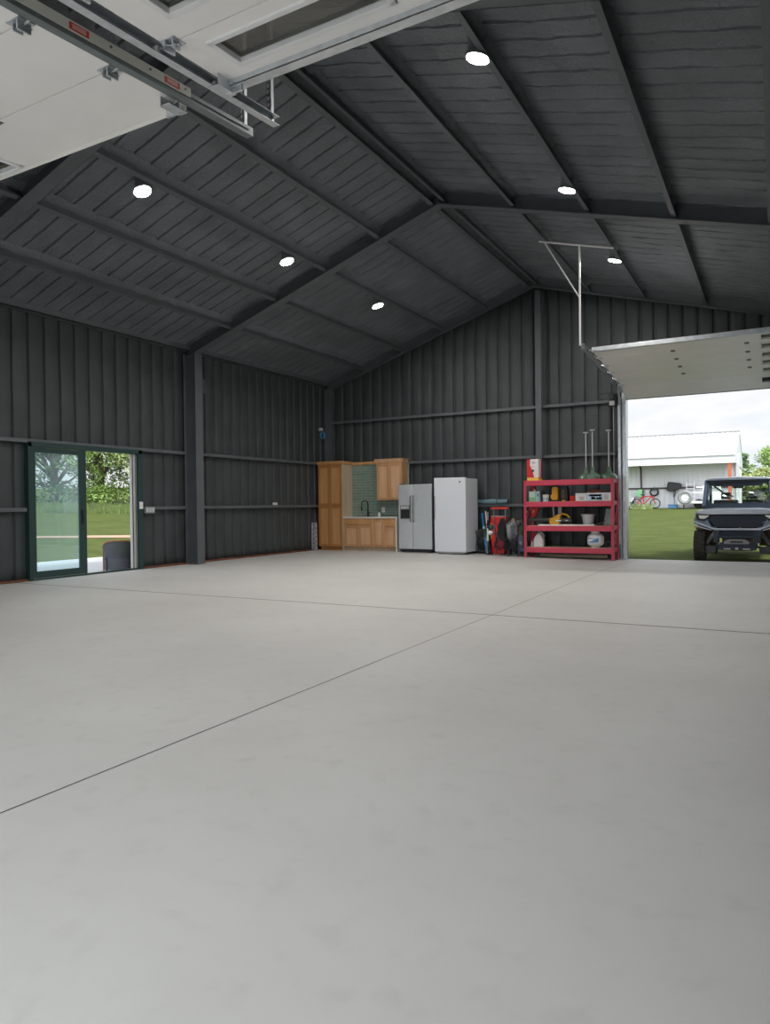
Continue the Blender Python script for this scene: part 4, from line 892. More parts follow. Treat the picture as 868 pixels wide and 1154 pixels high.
# ------------------------------------------------------------------ wicker chair on the patio
t = thing('wicker_chair', 'dark woven wicker chair with a tan rim on the patio outside the sliding door', 'chair', (-.62, 9.95, -.04))
bx, by = -.62, 9.98; b = B('wicker'); zt = .56
ZT = lambda q: .56 - .16 * abs((q - 7) / 7) ** 3
n = 14
for k in range(n + 1):
    a = PI * (1.0 + k / n)   # horseshoe back facing away from the door
    b.rod((bx + .3 * math.cos(a + PI / 2), by + .28 * math.sin(a + PI / 2) , .0), (bx + .32 * math.cos(a + PI / 2), by + .3 * math.sin(a + PI / 2), .4), .006, 6)
for k in range(24):
    z = .0 + .0235 * k; b.tube([(bx + (.3 + .0008 * k) * math.cos(PI * (1.5 + q / 14)), by + (.28 + .0008 * k) * math.sin(PI * (1.5 + q / 14)), z) for q in range(15) if ZT(q) > z - .02], .0125, 6)
b.build('woven_back', t)
b = B('wicker'); b.box(bx - .3, bx + .22, by - .27, by + .27, .2, .26); b.build('seat', t, bevel=.02)
b = B('tan'); b.tube([(bx + .325 * math.cos(PI * (1.5 + q / 14)), by + .305 * math.sin(PI * (1.5 + q / 14)), ZT(q) + .01) for q in range(15)], .018, 8); b.tube([(bx, by - .305, .41), (bx, by - .3, -.04)], .015, 8); b.tube([(bx, by + .305, .41), (bx, by + .3, -.04)], .015, 8); b.build('rim', t)
t.rotation_euler = (0, 0, -.75)
for dx in (-.26, .2):
    for dy in (-.24, .24): B('wicker').tube([(bx + dx, by + dy, .2), (bx + dx, by + dy, -.05)], .02, 8).build('leg', t)

# ------------------------------------------------------------------ utility vehicle outside the far opening
UX, UY, UG = 10.30, 17.16, -.15
t = thing('utility_vehicle', 'slate blue side-by-side utility vehicle parked facing into the far opening', 'utility vehicle', (UX, UY + 1.4, UG))
U = lambda x, y, z: (UX + x, UY + y, z)          # y runs backwards from the bumper, z is world height
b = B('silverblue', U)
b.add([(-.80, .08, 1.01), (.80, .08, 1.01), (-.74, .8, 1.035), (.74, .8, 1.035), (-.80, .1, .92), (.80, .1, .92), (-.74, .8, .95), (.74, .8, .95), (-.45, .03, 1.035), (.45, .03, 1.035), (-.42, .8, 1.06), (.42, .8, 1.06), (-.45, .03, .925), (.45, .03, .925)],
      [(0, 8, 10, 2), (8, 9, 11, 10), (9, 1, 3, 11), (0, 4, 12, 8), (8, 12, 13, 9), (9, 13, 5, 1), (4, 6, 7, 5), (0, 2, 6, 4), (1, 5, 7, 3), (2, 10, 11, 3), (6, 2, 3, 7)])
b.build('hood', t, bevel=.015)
b = B('utv', U)
for s in (-1, 1):
    # swept fenders over the front wheels
    b.prism([(s * .80, .96), (s * .86, .8), (s * .86, .72), (s * .52, .6), (s * .4, .6), (s * .4, .64), (s * .5, .66), (s * .62, .9)], .06, .14)
    b.prism([(.1, .74), (.3, .8), (.62, .78), (.75, .6), (.75, .95), (.2, .97)], s * .74, s * .84, 'x')
b.box(-.46, .46, .04, .1, .565, .615)
b.build('fender', t, bevel=.012)
b = B('silverblue', U)
for s in (-1, 1):
    b.tube([(s * .87, .07, .77), (s * .7, .05, .7), (s * .45, .03, .6)], .017, 8); b.tube([(s * .86, .06, .70), (s * .7, .05, .63), (s * .5, .04, .575)], .012, 8)
b.tube([(-.46, .03, .595), (.46, .03, .595)], .022, 8)
tag(b.build('trim_bar', t), 'pale blue edge trim')
b = B('utvdark', U); b.prism([(-.6, .9), (.6, .9), (.42, .64), (-.42, .64)], .1, .14)
for k in range(6): b.box(-.5 + .02 * k, .5 - .02 * k, .075, .1, .86 - .04 * k, .875 - .04 * k)
for k in range(11): b.box(-.4 + .08 * k - .006, -.4 + .08 * k + .006, .08, .1, .66, .88)
b.build('grille', t)
for s in (-1, 1):
    b = B('black', U); b.prism([(s * .82, .93), (s * .8, .8), (s * .64, .76), (s * .5, .88), (s * .5, .93)], .055, .12); h = b.build('headlight', t, bevel=.01)
    b = B('lens', U); b.prism([(s * .76, .9), (s * .74, .83), (s * .64, .82), (s * .55, .88), (s * .55, .9)], .04, .058); tag(b.build('lens', h, bevel=.006), 'clear bright lens')
b = B('utvdark', U)
b.box(-.46, -.34, .02, .12, .3, .6); b.box(.34, .46, .02, .12, .3, .6); b.box(-.34, .34, .08, .12, .42, .56)
for k in range(4): b.box(-.32, .32, .07, .08, .44 + .03 * k, .452 + .03 * k)
b.tube([(-.4, .0, .46), (-.3, -.02, .42), (.3, -.02, .42), (.4, .0, .46)], .022, 8); b.tube([(-.4, .0, .2), (-.36, -.01, .45)], .02, 8); b.tube([(.4, .0, .2), (.36, -.01, .45)], .02, 8)
b.box(-.38, .38, .03, .2, .14, .2); b.prism([(-.4, .18), (.4, .18), (.34, .3), (-.34, .3)], .06, .16)
b.build('bumper', t, bevel=.01)
b = B('midgrey', U); b.prism([(-.24, .27), (-.2, .27), (.2, .27), (.24, .27), (.26, .31), (.16, .38), (-.16, .38), (-.26, .31)], -.01, .05); w = b.build('winch', t, bevel=.01)
b = B('black', U); b.box(-.12, .12, -.02, .0, .305, .34); b.build('fairlead_slot', w)
b = B('lightgrey', U); b.box(-.26, -.12, .01, .03, .15, .18); b.box(.12, .26, .01, .03, .15, .18); b.box(-.03, .03, -.005, .03, .15, .2); b.build('tow_hook', t, bevel=.006)
b = B('rust', U); b.box(-.3, .3, .06, .08, .128, .14); tag(b.build('underside_edge', t), 'rusty orange lower edge')
b = B('dirt', U); b.box(-.36, .36, .1, 2.6, .14, .2); b.box(-.3, .3, .2, 2.5, .16, .5); b.build('chassis', t, bevel=.01)
for s in (-1, 1):
    b = B('dirt', U)
    n = 12; P = [(.45 + .42 * math.cos(PI * .62 * i / n), .2 + .44 * math.sin(PI * .62 * i / n)) for i in range(n + 1)]
    for i in range(n): b.add([(s * .42, P[i][0], P[i][1]), (s * .86, P[i][0], P[i][1]), (s * .86, P[i + 1][0], P[i + 1][1]), (s * .42, P[i + 1][0], P[i + 1][1])], [(0, 1, 2, 3)])
    b.build('wheel_arch', t, solid=.01)
    b = B('black', U); b.rod((s * .36, .35, .2), (s * .72, .42, .14), .022); b.rod((s * .36, .5, .2), (s * .72, .42, .14), .022); b.rod((s * .4, .42, .6), (s * .66, .42, .22), .035)
    b.use('midgrey'); b.tube([(s * .4, .42, .58), (s * .64, .42, .26)], .05, 10); b.use('darkgrey'); b.prism([(s * .42, .2), (s * .7, .24), (s * .74, .04), (s * .44, .06)], .2, .24)
    b.build('suspension', t)
def utv_wheel(x, y):
    b = B('rubber', U); w = .125
    b.lathe([(.2, -w), (.27, -w), (.325, -w * .8), (.335, 0), (.325, w * .8), (.27, w), (.2, w)], (x, y, UG + .35), 36, 'x')
    for k in range(22):
        for sd in (-1, 1):
            a = 2 * PI * k / 22 + (0 if sd > 0 else PI / 22); ca, sa = math.cos(a), math.sin(a); tx, tz = -sa, ca
            cx, cz = .338 * ca, .338 * sa; pts = []
            for dr in (-.012, .014):
                for dt in (-.024, .024):
                    for xx in (sd * .018, sd * w * .92):
                        sk = .012 * (1 if xx * sd > .05 else -1)
                        pts.append((x + xx, y + (.338 + dr) * ca + tx * (dt + sk), UG + .35 + (.338 + dr) * sa + tz * (dt + sk)))
            b.add(pts, [(0, 1, 3, 2), (4, 6, 7, 5), (0, 4, 5, 1), (2, 3, 7, 6), (0, 2, 6, 4), (1, 5, 7, 3)])
    wh = b.build('tyre', t)
    b = B('darkgrey', U); b.lathe([(.205, -.1), (.19, -.04), (.06, -.02), (.06, .06), (.19, .05), (.205, .1)], (x, y, UG + .35), 24, 'x'); b.build('rim', wh)
for s in (-1, 1): utv_wheel(s * .76, .42)
for s in (-1, 1): utv_wheel(s * .66, 2.5)
b = B('utv', U)
for s in (-1, 1):
    b.box(s * .66 - .03, s * .66 + .03, .8, 2.3, .25, .4); b.prism([(.85, .3), (1.5, .3), (1.5, .95), (.95, 1.0)], s * .7 - .02, s * .7 + .02, 'x'); b.prism([(1.55, .3), (2.1, .4), (2.1, .95), (1.55, .95)], s * .7 - .02, s * .7 + .02, 'x')
b.build('door_panel', t, bevel=.01)
# cab frame
b = B('utv', U)
for s in (-1, 1):
    b.tube([(s * .70, .72, 1.1), (s * .66, .98, 1.68)], .045, 10); b.tube([(s * .66, .98, 1.68), (s * .66, 2.1, 1.7)], .035, 10); b.tube([(s * .66, 2.1, 1.7), (s * .68, 2.2, .6)], .035, 10)
b.tube([(-.66, 2.1, 1.68), (.66, 2.1, 1.68)], .03, 10)
b.build('roll_cage', t)
b = B('utvdark', U)
b.prism([(-.72, 1.03), (.72, 1.03), (.70, 1.16), (-.70, 1.16)], .7, .76); b.prism([(-.66, 1.6), (.66, 1.6), (.64, 1.7), (-.64, 1.7)], .93, .98)
for s in (-1, 1): b.tube([(s * .66, .72, 1.1), (s * .62, .96, 1.66)], .035, 10); b.tube([(s * .6, .74, 1.16), (s * .63, .76, 1.24)], .03, 8)
b.box(-.5, .5, .9, .94, 1.55, 1.6)
wf = b.build('windscreen_frame', t)
b = B('windscreen', U); b.add([(-.68, .7, 1.13), (.68, .7, 1.13), (.64, .955, 1.63), (-.64, .955, 1.63)], [(0, 1, 2, 3)]); b.build('windscreen', wf, solid=.005)
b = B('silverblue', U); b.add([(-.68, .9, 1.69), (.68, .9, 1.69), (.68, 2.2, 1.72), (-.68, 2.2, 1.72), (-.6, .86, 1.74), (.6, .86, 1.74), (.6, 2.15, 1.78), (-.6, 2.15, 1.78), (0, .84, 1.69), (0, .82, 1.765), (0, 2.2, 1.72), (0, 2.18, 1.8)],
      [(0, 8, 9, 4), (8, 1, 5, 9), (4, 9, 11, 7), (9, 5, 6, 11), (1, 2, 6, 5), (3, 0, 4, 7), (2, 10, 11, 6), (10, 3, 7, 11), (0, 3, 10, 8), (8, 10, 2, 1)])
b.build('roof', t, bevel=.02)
b = B('black', U); b.prism([(-.5, 1.665), (.5, 1.665), (.3, 1.64), (-.3, 1.64)], .86, .9); b.prism([(-.1, 1.5), (.1, 1.5), (.12, 1.58), (-.12, 1.58)], 1.02, 1.04); b.build('mirror', t, bevel=.006)
b = B('black', U); b.box(-.6, -.02, 1.45, 1.9, .5, .72); b.box(.02, .6, 1.45, 1.9, .5, .72); b.box(-.58, -.04, 1.85, 1.97, .7, 1.24); b.box(.04, .58, 1.85, 1.97, .7, 1.24); b.box(-.42, -.2, 1.86, 1.95, 1.26, 1.42); b.box(.2, .42, 1.86, 1.95, 1.26, 1.42); b.build('seat', t, bevel=.03)
b = B('black', U); b.tube([(.32 + .18 * math.cos(a), 1.15 + .05 * math.sin(a), 1.16 + .17 * math.sin(a)) for a in [2 * PI * i / 20 for i in range(20)]], .014, 8, closed=True); b.rod((.32, 1.15, 1.16), (.32, .9, 1.05), .02); b.rod((.14, 1.15, 1.16), (.5, 1.15, 1.16), .01); b.build('steering_wheel', t)
b = B('utvdark', U); b.box(-.64, .64, .75, 1.0, .8, 1.12); b.build('dashboard', t, bevel=.02)
b = B('utvdark', U); b.tube([(-.62, 1.9, 1.62), (-.3, 1.9, 1.36), (-.15, 1.9, 1.32)], .02, 8); b.tube([(.62, 1.9, 1.45), (.35, 1.9, 1.42), (.12, 1.9, 1.28)], .02, 8); b.build('harness_bar', t)
b = B('utv', U); b.box(-.68, .68, 2.25, 2.3, .6, .95); b.box(-.68, .68, 3.0, 3.05, .6, .95); b.box(-.68, -.64, 2.25, 3.05, .6, .95); b.box(.64, .68, 2.25, 3.05, .6, .95); b.box(-.68, .68, 2.25, 3.05, .56, .6); b.build('cargo_bed', t, bevel=.01)

# ------------------------------------------------------------------ ground outside
def gh(x, y):
    h = -.15 + .026 * max(0, y - 17.0) + .05 * max(0, -4.4 - x)
    return h + .05 * noise.noise(Vector((x * .2, y * .2, 0))) * min(1, max(0, (abs(y - 17) - 2) / 8) + max(0, (-5 - x) / 8))
def axis(a, z, dense, step, far):
    out = []; q = a
    while q < z:
        out.append(q); q += step if dense[0] <= q < dense[1] else far
    out.append(z); return out
gx = sorted(set([round(v, 2) for v in axis(-60, 60, (-36, 20), .8, 4)])); gy = sorted(set([round(v, 2) for v in axis(-40, 120, (5, 60), .8, 4)]))
b = B('grass')
vs = [(x, y, gh(x, y) - (.25 if (-.3 < x < XR + .3 and -.6 < y < D + .3) else 0)) for x in gx for y in gy]; n = len(gy)
b.add(vs, [(i * n + j, (i + 1) * n + j, (i + 1) * n + j + 1, i * n + j + 1) for i in range(len(gx) - 1) for j in range(n - 1)])
tag(b.build('lawn', None, smooth=180), 'green mown lawn sloping up around the building', 'grass', kind='structure')
# lawn and slab edges that meet the openings
b = B('grass'); b.add([(6, D + .13, -.135), (14, D + .13, -.135), (14, 19, -.08), (6, 19, -.08)], [(0, 1, 2, 3)])
b.add([(6, D + .13, -.3), (14, D + .13, -.3), (14, 19, -.3), (6, 19, -.3)], [(3, 2, 1, 0)])
tag(b.build('lawn_edge', None, smooth=0), 'lawn meeting the slab at the far opening', 'grass', kind='structure')
struct(B('conc').box(-4.4, -.22, 6.2, 13.0, -.3, -.05), 'patio', 'pale concrete patio slab outside the sliding door', bevel=.01)
struct(B('conc').box(-2, 15, -9, YN - .14, -.3, -.01), 'apron', 'pale concrete apron outside the near doors', bevel=.01)
b = B('track'); m = 60; vs = []; d = Vector((2.4, 2.4, 0)).normalized(); p0 = Vector((-22.1, 5.8, 0)); nn = Vector((-d.y, d.x, 0)); fs = []
for i in range(m + 1):
    p = p0 + d * (i * .6) + nn * (.3 * noise.noise(Vector((i * .12, 3, 0))))
    for s in (-.42, .42):
        q = p + nn * (s + .12 * noise.noise(Vector((i * .7, s * 9, 1)))); vs.append((q.x, q.y, gh(q.x, q.y) + .035))
for i in range(m): fs.append((2 * i, 2 * i + 1, 2 * i + 3, 2 * i + 2))
b.add(vs, fs); struct(b, 'dirt_path', 'narrow bare dirt track across the lawn', smooth=0, solid=.02, face=(0, 0, 1))

def blades(name, label, spots, h, w, m, seed):
    r = random.Random(seed); b = B(m); vs = []; fs = []
    for (x, y) in spots:
        z = gh(x, y); a = r.uniform(0, PI); hh = h * r.uniform(.6, 1.15); dx, dy = math.cos(a) * w, math.sin(a) * w; lx, ly = r.uniform(-.25, .25) * hh, r.uniform(-.25, .25) * hh; k = len(vs)
        vs += [(x - dx, y - dy, z - .03), (x + dx, y + dy, z - .03), (x + lx * .4 + dx * .7, y + ly * .4 + dy * .7, z + hh * .6), (x + lx, y + ly, z + hh), (x + lx * .4 - dx * .7, y + ly * .4 - dy * .7, z + hh * .6)]
        fs.append((k, k + 1, k + 2, k + 3, k + 4))
    b.add(vs, fs); o = b.build(name, None, smooth=0); return tag(o, label, 'grass', kind='stuff')
r = random.Random(4); sp = []
for i in range(16000):
    u = r.uniform(0, 1); v = r.uniform(-1, 1)
    sp.append((-31 + 13 * u + v * 2.6, 21 + 13.5 * u - v * 2.2))
blades('tall_grass', 'tall unmown grass along the far edge of the lawn beyond the sliding door', sp, .34, .018, 'grassblade', 5)

# ------------------------------------------------------------------ trees
def leaves(b, centre, rad, count, size, r):
    vs = []; fs = []
    for i in range(count):
        d = Vector((r.gauss(0, 1), r.gauss(0, 1), r.gauss(0, 1))).normalized(); k = r.uniform(.55, 1.05)
        p = Vector(centre) + Vector((d.x * rad[0], d.y * rad[1], d.z * rad[2])) * k
        u = Vector((r.gauss(0, 1), r.gauss(0, 1), r.gauss(0, .6))).normalized(); w = u.cross(Vector((r.gauss(0, 1), r.gauss(0, 1), r.gauss(0, 1)))).normalized()
        s = size * r.uniform(.6, 1.3); q = len(vs)
        vs += [tuple(p - u * s), tuple(p + w * s * .45), tuple(p + u * s), tuple(p - w * s * .45)]; fs.append((q, q + 1, q + 2, q + 3))
    b.add(vs, fs)
def tree(label, x, y, h, spread, m, seed, group, low=.25, n=15, per=420, size=.17, name='broadleaf_tree'):
    r = random.Random(seed); z = gh(x, y); t = thing(name, label, 'tree', (x, y, z), group)
    b = B('bark'); b.tube([(x, y, z - .2), (x + .1, y, z + h * .25), (x - .05, y + .1, z + h * .5), (x, y, z + h * .8)], [h * .035, h * .028, h * .02, h * .006], 10)
    f = B(m)
    for i in range(n):
        a = r.uniform(0, 2 * PI); q = r.uniform(low, .95); rr = spread * (1 - abs(q - .5) * 1.1) * r.uniform(.35, 1)
        c = (x + rr * math.cos(a), y + rr * math.sin(a), z + h * q)
        b.tube([(x, y, z + h * max(.12, q - .25)), ((x + c[0]) / 2, (y + c[1]) / 2, z + h * (q - .1)), c], [h * .014, h * .009, h * .003], 6)
        s = spread * r.uniform(.3, .48); leaves(f, c, (s, s, s * .75), per, size, r)
    b.build('trunk', t); f.build('crown', t, smooth=0); return t
TL = [(-33.5, 27.5, 8.5, 3.4, 'leafB', 'bushy mid-green tree at the left edge of the view through the glass pane'),
      (-31.5, 31.0, 9, 3.3, 'leafB', 'mid-green tree seen through the middle of the glass pane'),
      (-29.6, 33.2, 8, 3.0, 'leafA', 'bright green tree behind the centre post of the sliding door'),
      (-27.2, 34.0, 9.5, 3.6, 'leafA', 'tall bright green tree filling the open half of the sliding door'),
      (-24.0, 35.0, 9, 3.4, 'leafC', 'yellow-green tree at the right edge of the open doorway')]
for i, (x, y, h, s, m, l) in enumerate(TL): tree(l, x, y, h, s, m, 20 + i, 'trees beyond the lawn seen through the sliding door', low=.03, n=32, per=330, size=.12)
TR = [(8.3, 70, 4.2, .9, 'leafB', 'thin sparse tree just behind the right end of the white shed', 7, 60),
      (12.2, 68, 4.2, 3.4, 'leafA', 'round bushy tree seen above the roof of the utility vehicle', 16, 330),
      (15.2, 72, 5.2, 3.0, 'leafB', 'darker green tree at the right edge of the far opening', 16, 330),
      (9.8, 66, 2.4, 2.2, 'leafC', 'low yellow-green bush seen through the windscreen of the utility vehicle', 14, 300)]
for i, (x, y, h, s, m, l, n, per) in enumerate(TR): tree(l, x, y, h, s, m, 40 + i, 'trees beyond the white shed', low=.08 if i else .5, n=n + 8, per=per, size=.15)

# ------------------------------------------------------------------ white shed on the rise
Ys, Yw, Yr = 50., 52.0, 55.5
gz = lambda x, y=52.: gh(x, y)
t = thing('open_shed', 'long white metal shed with a bright roof and open front up on the lawn', 'shed', (0, 52, gz(0)))
X0, X1 = -9., 8.72
b = B('shedwall'); x = X0
while x < X1 - .01:
    b.box(x, min(X1, x + .29), Yw, Yw + .05, .5, 4.35); b.box(x + .28, min(X1, x + .31), Yw - .06, Yw + .05, .5, 4.35); x += .31
b.build('ribbed_wall', t, smooth=0)
B('shedwall').box(X1 - .06, X1, Yw, 2 * Yr - Ys, .5, 4.2).build('end_wall', t)
b = B('shedgrey'); b.prism([(Ys, 3.64), (Ys, 4.16), (Yr, 5.95), (2 * Yr - Ys, 4.16), (2 * Yr - Ys, 3.64)], X1, X1 + .06, 'x'); b.build('gable_flashing', t)
b = B('shedroof'); ang2 = (5.95 - 4.16) / (Yr - Ys)
b.add([(X0, Ys - .1, 4.12), (X1 + .1, Ys - .1, 4.12), (X1 + .1, Yr, 5.95), (X0, Yr, 5.95), (X0, Ys - .1, 4.2), (X1 + .1, Ys - .1, 4.2), (X1 + .1, Yr, 6.03), (X0, Yr, 6.03), (X0, 2 * Yr - Ys, 4.12), (X1 + .1, 2 * Yr - Ys, 4.12)],
      [(4, 5, 6, 7), (0, 3, 2, 1), (0, 1, 5, 4), (1, 2, 6, 5), (7, 6, 9, 8)])
x = X0
while x < X1: b.add([(x, Ys - .11, 4.19), (x + .04, Ys - .11, 4.19), (x + .04, Yr, 6.03), (x, Yr, 6.03), (x, Ys - .11, 4.23), (x + .04, Ys - .11, 4.23), (x + .04, Yr, 6.06), (x, Yr, 6.06)], [(4, 5, 6, 7), (0, 1, 5, 4), (0, 4, 7, 3), (1, 2, 6, 5)]); x += .31
b.build('roof_sheets', t, smooth=0)
B('midgrey').box(X0, X1 + .1, Yr - .12, Yr + .12, 6.03, 6.1).build('ridge_cap', t)
b = B('lightgrey'); b.box(X0, X1 + .05, Ys - .02, Ys + .02, 3.98, 4.12); b.build('eave_strip', t)
b = B('shedroof'); b.box(X0, X1 + .06, Ys - .06, Ys - .02, 3.62, 3.98); b.build('fascia', t)
B('brownsteel').box(X0, X1, Yw - .12, Yw - .03, 2.08, 2.18).build('wall_rail', t)
for x, l in ((8.47, 'red oxide corner post'), (-1.2, 'red oxide post'), (-8.8, 'red oxide post')): tag(B('redpost').box(x - .1, x + .1, Ys + .0, Ys + .15, .5, 3.7).build('post', t), l)
b = B('brownsteel'); b.tube([(2.72, Yw - .1, 3.75), (2.8, Yw - .12, 3.5), (2.82, Yw - .12, 2.0)], .055, 8); b.build('downpipe', t)
K = 51.7
t = thing('hose_reel', 'round green hose reel hung low on the shed wall by the brown downpipe', 'hose reel', (2.74, Yw - .2, 1.8)); b = B('mint'); b.lathe([(.05, -.1), (.28, -.08), (.29, -.04), (.1, 0), (.1, .06), (.29, .1)], (2.74, Yw - .2, 1.8), 24, 'y'); b.build('drum', t); B('brownsteel').box(2.9, 3.0, Yw - .3, Yw - .1, 1.5, 2.0).build('bracket', t)
t = thing('coiled_cable', 'black ring of cable hung on the shed wall above the bicycle', 'cable ring', (3.66, Yw - .2, 1.87)); b = B('black'); b.torus((3.68, Yw - .2, 1.87), .26, .05, 'y'); b.torus((3.68, Yw - .26, 1.87), .23, .04, 'y'); b.build('ring', t); B('galvdark').box(3.66, 3.7, Yw - .25, Yw - .1, 2.1, 2.25).build('hook', t)
t = thing('wheelbarrow', 'black wheelbarrow hung on the shed wall with its handles pointing down', 'wheelbarrow', (4.95, Yw - .3, 1.9)); b = B('black'); b.prism([(4.5, 1.95), (4.58, 2.5), (4.7, 2.55), (5.3, 2.46), (5.46, 2.38), (5.4, 2.1), (5.15, 1.98), (4.8, 1.9)], Yw - .5, Yw - .1); b.build('tray', t, bevel=.04); b = B('darkgrey'); b.tube([(4.98, Yw - .25, 1.95), (4.94, Yw - .3, 1.5)], .035, 8); b.tube([(5.08, Yw - .25, 1.95), (4.98, Yw - .3, 1.5)], .03, 8); b.tube([(4.98, Yw - .3, 1.5), (4.97, Yw - .3, 1.05)], .02, 8); b.build('handle', t)
t = thing('ladder', 'pale ladder leaning on the shed wall behind the spare wheel', 'ladder', (6.0, Yw - .3, 1.)); b = B('white')
for x in (5.72, 6.2): b.box(x, x + .05, Yw - .3, Yw - .22, .8, 2.5)
b.build('rail', t)
for k in range(6): B('white').box(5.77, 6.2, Yw - .28, Yw - .24, 1.0 + .26 * k, 1.05 + .26 * k).build('rung', t)
t = thing('blue_bin', 'low blue tub on the grass at the foot of the shed wall', 'tub', (4.9, Yw - .5, gz(4.9))); z = gz(4.9); b = B('bluelab'); b.box(4.63, 5.2, Yw - .7, Yw - .3, z - .02, z + .22); b.build('tub', t, bevel=.03); b = B('bluelab'); b.box(4.6, 5.23, Yw - .73, Yw - .27, z + .2, z + .25); b.build('rim', t, bevel=.01)
t = thing('bicycle', 'red bicycle standing in front of the shed wall', 'bicycle', (3.3, 51.2, gz(3.3))); z = gz(3.3) + .33
for x in (2.62, 3.82):
    b = B('black'); b.torus((x, 51.2, z), .31, .035, 'y', 26, 8); w = b.build('wheel', t); b = B('galvdark'); [b.rod((x, 51.2, z), (x + .3 * math.cos(a), 51.2, z + .3 * math.sin(a)), .006, 5) for a in [PI * k / 5 for k in range(10)]]; b.build('spokes', w)
b = B('redplast'); A, Bp, C_, D_ = (2.62, 51.2, z), (3.1, 51.2, z - .02), (3.0, 51.2, z + .48), (3.62, 51.2, z + .5)
for p, q in ((A, Bp), (A, C_), (Bp, C_), (Bp, D_), (C_, D_), (D_, (3.82, 51.2, z))): b.tube([p, q], .035, 8)
b.build('frame', t)
b = B('black'); b.box(2.86, 3.12, 51.12, 51.28, z + .58, z + .63); b.rod((3.0, 51.2, z + .45), (2.99, 51.2, z + .6), .02); b.build('saddle', t); b = B('black'); b.tube([(3.55, 50.95, z + .68), (3.6, 51.2, z + .66), (3.55, 51.45, z + .68)], .02); b.rod((3.62, 51.2, z + .5), (3.6, 51.2, z + .66), .02); b.build('handlebar', t)
t = thing('bushy_plant', 'pale spiky leafed plant growing in front of the red bicycle', 'plant', (3.2, 50.6, gz(3.2, 50.6))); r = random.Random(9); b = B('leafC'); b2 = B('leafA')
for i in range(160):
    a = r.uniform(0, 2 * PI); l = r.uniform(.25, .55); bx, by = 3.1 + r.uniform(-.65, .6), 50.6 + r.uniform(-.2, .2); z = gh(bx, by) - .02; bb = b if i % 3 else b2
    tip = (bx + math.cos(a) * l * .6, by + math.sin(a) * l * .6, z + l); bb.add([(bx - .025, by, z), (bx + .025, by, z), tip], [(0, 1, 2)])
b.build('leaves', t, smooth=0); b2.build('young_leaves', t, smooth=0)
t = thing('exercise_frame', 'dark metal stand half hidden at the left jamb in front of the shed', 'stand', (2.3, 51.6, gz(2.3))); b = B('black'); z = gz(2.3); b.tube([(2.0, 51.6, z), (2.35, 51.6, z + .5), (2.45, 51.6, z + .8)], .03); b.tube([(2.6, 51.65, z), (2.3, 51.6, z + .45)], .03); b.tube([(2.1, 51.6, z + .4), (2.5, 51.6, z + .45)], .03); b.build('frame', t); b = B('white'); b.blob((2.25, 51.78, z + .45), (.18, .1, .3), 12, 8, .2); b.build('cover', t)
# trailer with its spare wheel
t = thing('utility_trailer', 'white utility trailer parked before the shed behind the vehicle', 'trailer', (6.6, 50.5, gz(6.6))); z = gz(6.6, 50)
b = B('shedroof'); b.box(5.45, 7.9, 49.9, 51.6, z + .35, z + .5); b.box(5.45, 5.55, 49.9, 51.6, z + .5, z + .85); b.box(7.0, 7.9, 49.85, 49.95, z + .5, z + 1.05)
for x in (6.9, 7.3, 7.86): b.box(x, x + .09, 49.85, 49.95, z + .2, z + 1.5)
b.box(6.3, 7.95, 49.85, 49.95, z + 1.0, z + 1.1); b.box(6.5, 7.9, 49.83, 49.93, z + 1.35, z + 1.45); b.box(5.4, 6.0, 49.85, 49.93, z + .28, z + .62); b.build('bed', t, bevel=.02)
b = B('black'); b.prism([(6.95, z + .05), (7.05, z + .05), (7.2, z + .42), (7.1, z + .42)], 49.8, 49.84); b.prism([(7.2, z + .05), (7.26, z + .05), (7.26, z + .4), (7.2, z + .4)], 49.8, 49.84); b.build('jack', t)
for x in (6.6, 7.3): B('black').lathe([(.12, -.1), (.3, -.1), (.33, 0), (.3, .1), (.12, .1)], (x, 50.7, z + .32), 24, 'y').build('wheel', t)
b = B('black'); b.rod((5.75, 50.0, z - .02), (5.75, 50.0, z + .4), .04); b.build('support', t)
t = thing('spare_wheel', 'grey tyre with a white rim standing against the front of the white trailer', 'wheel', (5.86, 49.75, z + .75))
b = B('midgrey'); b.lathe([(.2, .12), (.24, -.1), (.38, -.13), (.44, -.05), (.44, .08), (.38, .13)], (5.86, 49.72, z + .75), 30, 'y'); b.build('tyre', t); b = B('white'); b.lathe([(0, .02), (.12, -.04), (.13, .02), (.2, .05), (.22, -.04), (.24, -.06)], (5.86, 49.72, z + .75), 24, 'y'); b.build('rim', t)

# ------------------------------------------------------------------ sky, sun, camera
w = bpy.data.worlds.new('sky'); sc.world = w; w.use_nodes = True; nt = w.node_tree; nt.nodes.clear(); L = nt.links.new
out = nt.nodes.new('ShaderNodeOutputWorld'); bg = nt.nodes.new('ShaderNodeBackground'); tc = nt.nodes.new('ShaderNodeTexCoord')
mp = nt.nodes.new('ShaderNodeMapping'); mp.inputs['Scale'].default_value = (1.6, 1.6, 5.5); mp.inputs['Location'].default_value = (.3, .2, .15)
n = nt.nodes.new('ShaderNodeTexNoise'); n.inputs['Scale'].default_value = 2.3; n.inputs['Detail'].default_value = 7; n.inputs['Roughness'].default_value = .55
r = nt.nodes.new('ShaderNodeValToRGB'); e = r.color_ramp.elements; e[0].position = .36; e[0].color = (.70, .82, .93, 1); e[1].position = .55; e[1].color = (.97, .975, .98, 1); q = e.new(.72); q.color = (.80, .84, .89, 1)
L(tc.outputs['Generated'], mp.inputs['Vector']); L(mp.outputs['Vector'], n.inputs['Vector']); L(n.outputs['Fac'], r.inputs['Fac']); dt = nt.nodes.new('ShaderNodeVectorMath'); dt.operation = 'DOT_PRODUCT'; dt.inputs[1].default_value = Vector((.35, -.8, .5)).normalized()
cl = nt.nodes.new('ShaderNodeMath'); cl.operation = 'MAXIMUM'; cl.inputs[1].default_value = 0
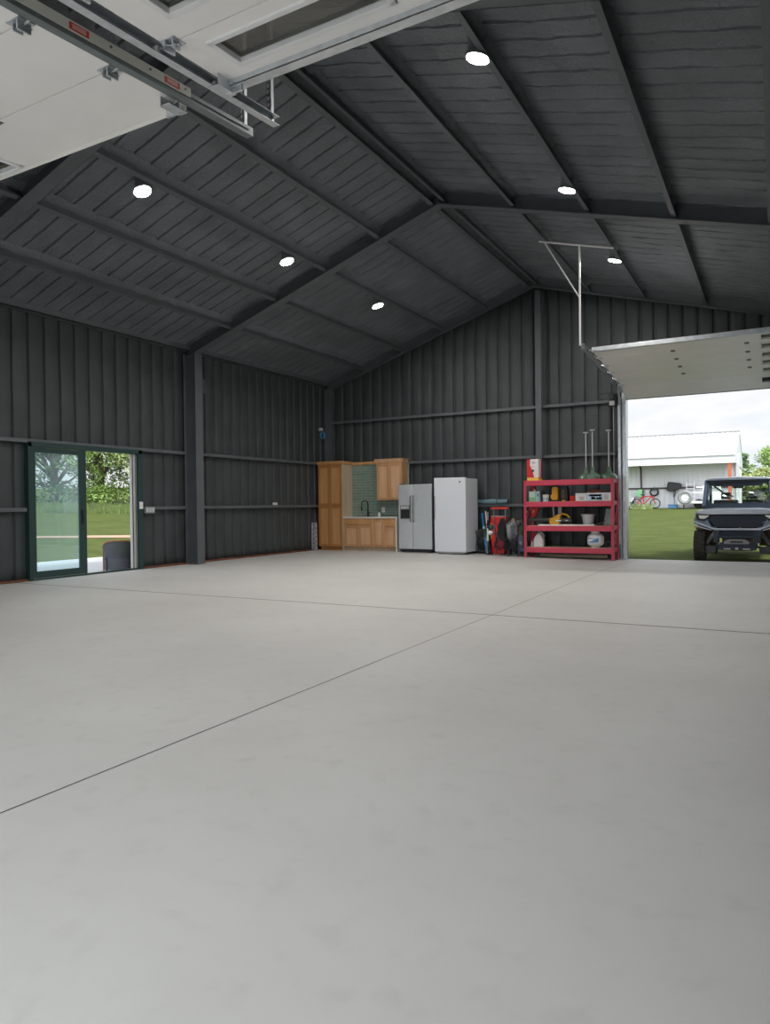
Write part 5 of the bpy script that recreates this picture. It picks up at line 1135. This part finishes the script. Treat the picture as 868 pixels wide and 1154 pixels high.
pw = nt.nodes.new('ShaderNodeMath'); pw.operation = 'POWER'; pw.inputs[1].default_value = 1.3
ma = nt.nodes.new('ShaderNodeMath'); ma.operation = 'MULTIPLY_ADD'; ma.inputs[1].default_value = 2.4; ma.inputs[2].default_value = 1.03  # sky strength raised behind the camera, added to light the near floor
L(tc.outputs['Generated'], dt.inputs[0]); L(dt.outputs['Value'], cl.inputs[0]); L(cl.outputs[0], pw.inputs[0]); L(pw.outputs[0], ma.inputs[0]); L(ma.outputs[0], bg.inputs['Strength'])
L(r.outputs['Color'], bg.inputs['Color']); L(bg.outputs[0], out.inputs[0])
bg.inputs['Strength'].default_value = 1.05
sd = bpy.data.lights.new('sun', 'SUN'); sd.energy = 3.6; sd.angle = math.radians(12); sd.color = (1, .95, .87); so = bpy.data.objects.new('sun', sd); COL.objects.link(so)
so.rotation_euler = Vector((.55, -.22, .8)).to_track_quat('Z', 'Y').to_euler()

cd = bpy.data.cameras.new('camera'); cam = bpy.data.objects.new('camera', cd); COL.objects.link(cam); sc.camera = cam
cd.sensor_fit = 'HORIZONTAL'; cd.sensor_width = 36; cd.lens = 799.87 / 868 * 36; cd.clip_end = 400
yaw, pitch, roll = 0.50464, -0.010065, -0.012312
def cam_dir(X, Yv, Z):
    c, s = math.cos(roll), math.sin(roll); xr, zu = c * X - s * Z, s * X + c * Z
    c, s = math.cos(pitch), math.sin(pitch); yf, z = c * Yv - s * zu, s * Yv + c * zu
    c, s = math.cos(yaw), math.sin(yaw); return Vector((c * xr - s * yf, s * xr + c * yf, z))
rt_, up_, fw = cam_dir(1, 0, 0), cam_dir(0, 0, 1), cam_dir(0, 1, 0)
mw = Matrix((rt_, up_, -fw)).transposed().to_4x4(); mw.translation = Vector((11.069, 0, 1.22)); cam.matrix_world = mw
sc.view_settings.view_transform = 'Standard'; sc.view_settings.look = 'None'; sc.view_settings.gamma = 1; sc.view_settings.exposure = 0
sc.view_settings.use_curve_mapping = False
sc.cycles.max_bounces = 8; sc.cycles.diffuse_bounces = 5; sc.cycles.transparent_max_bounces = 16
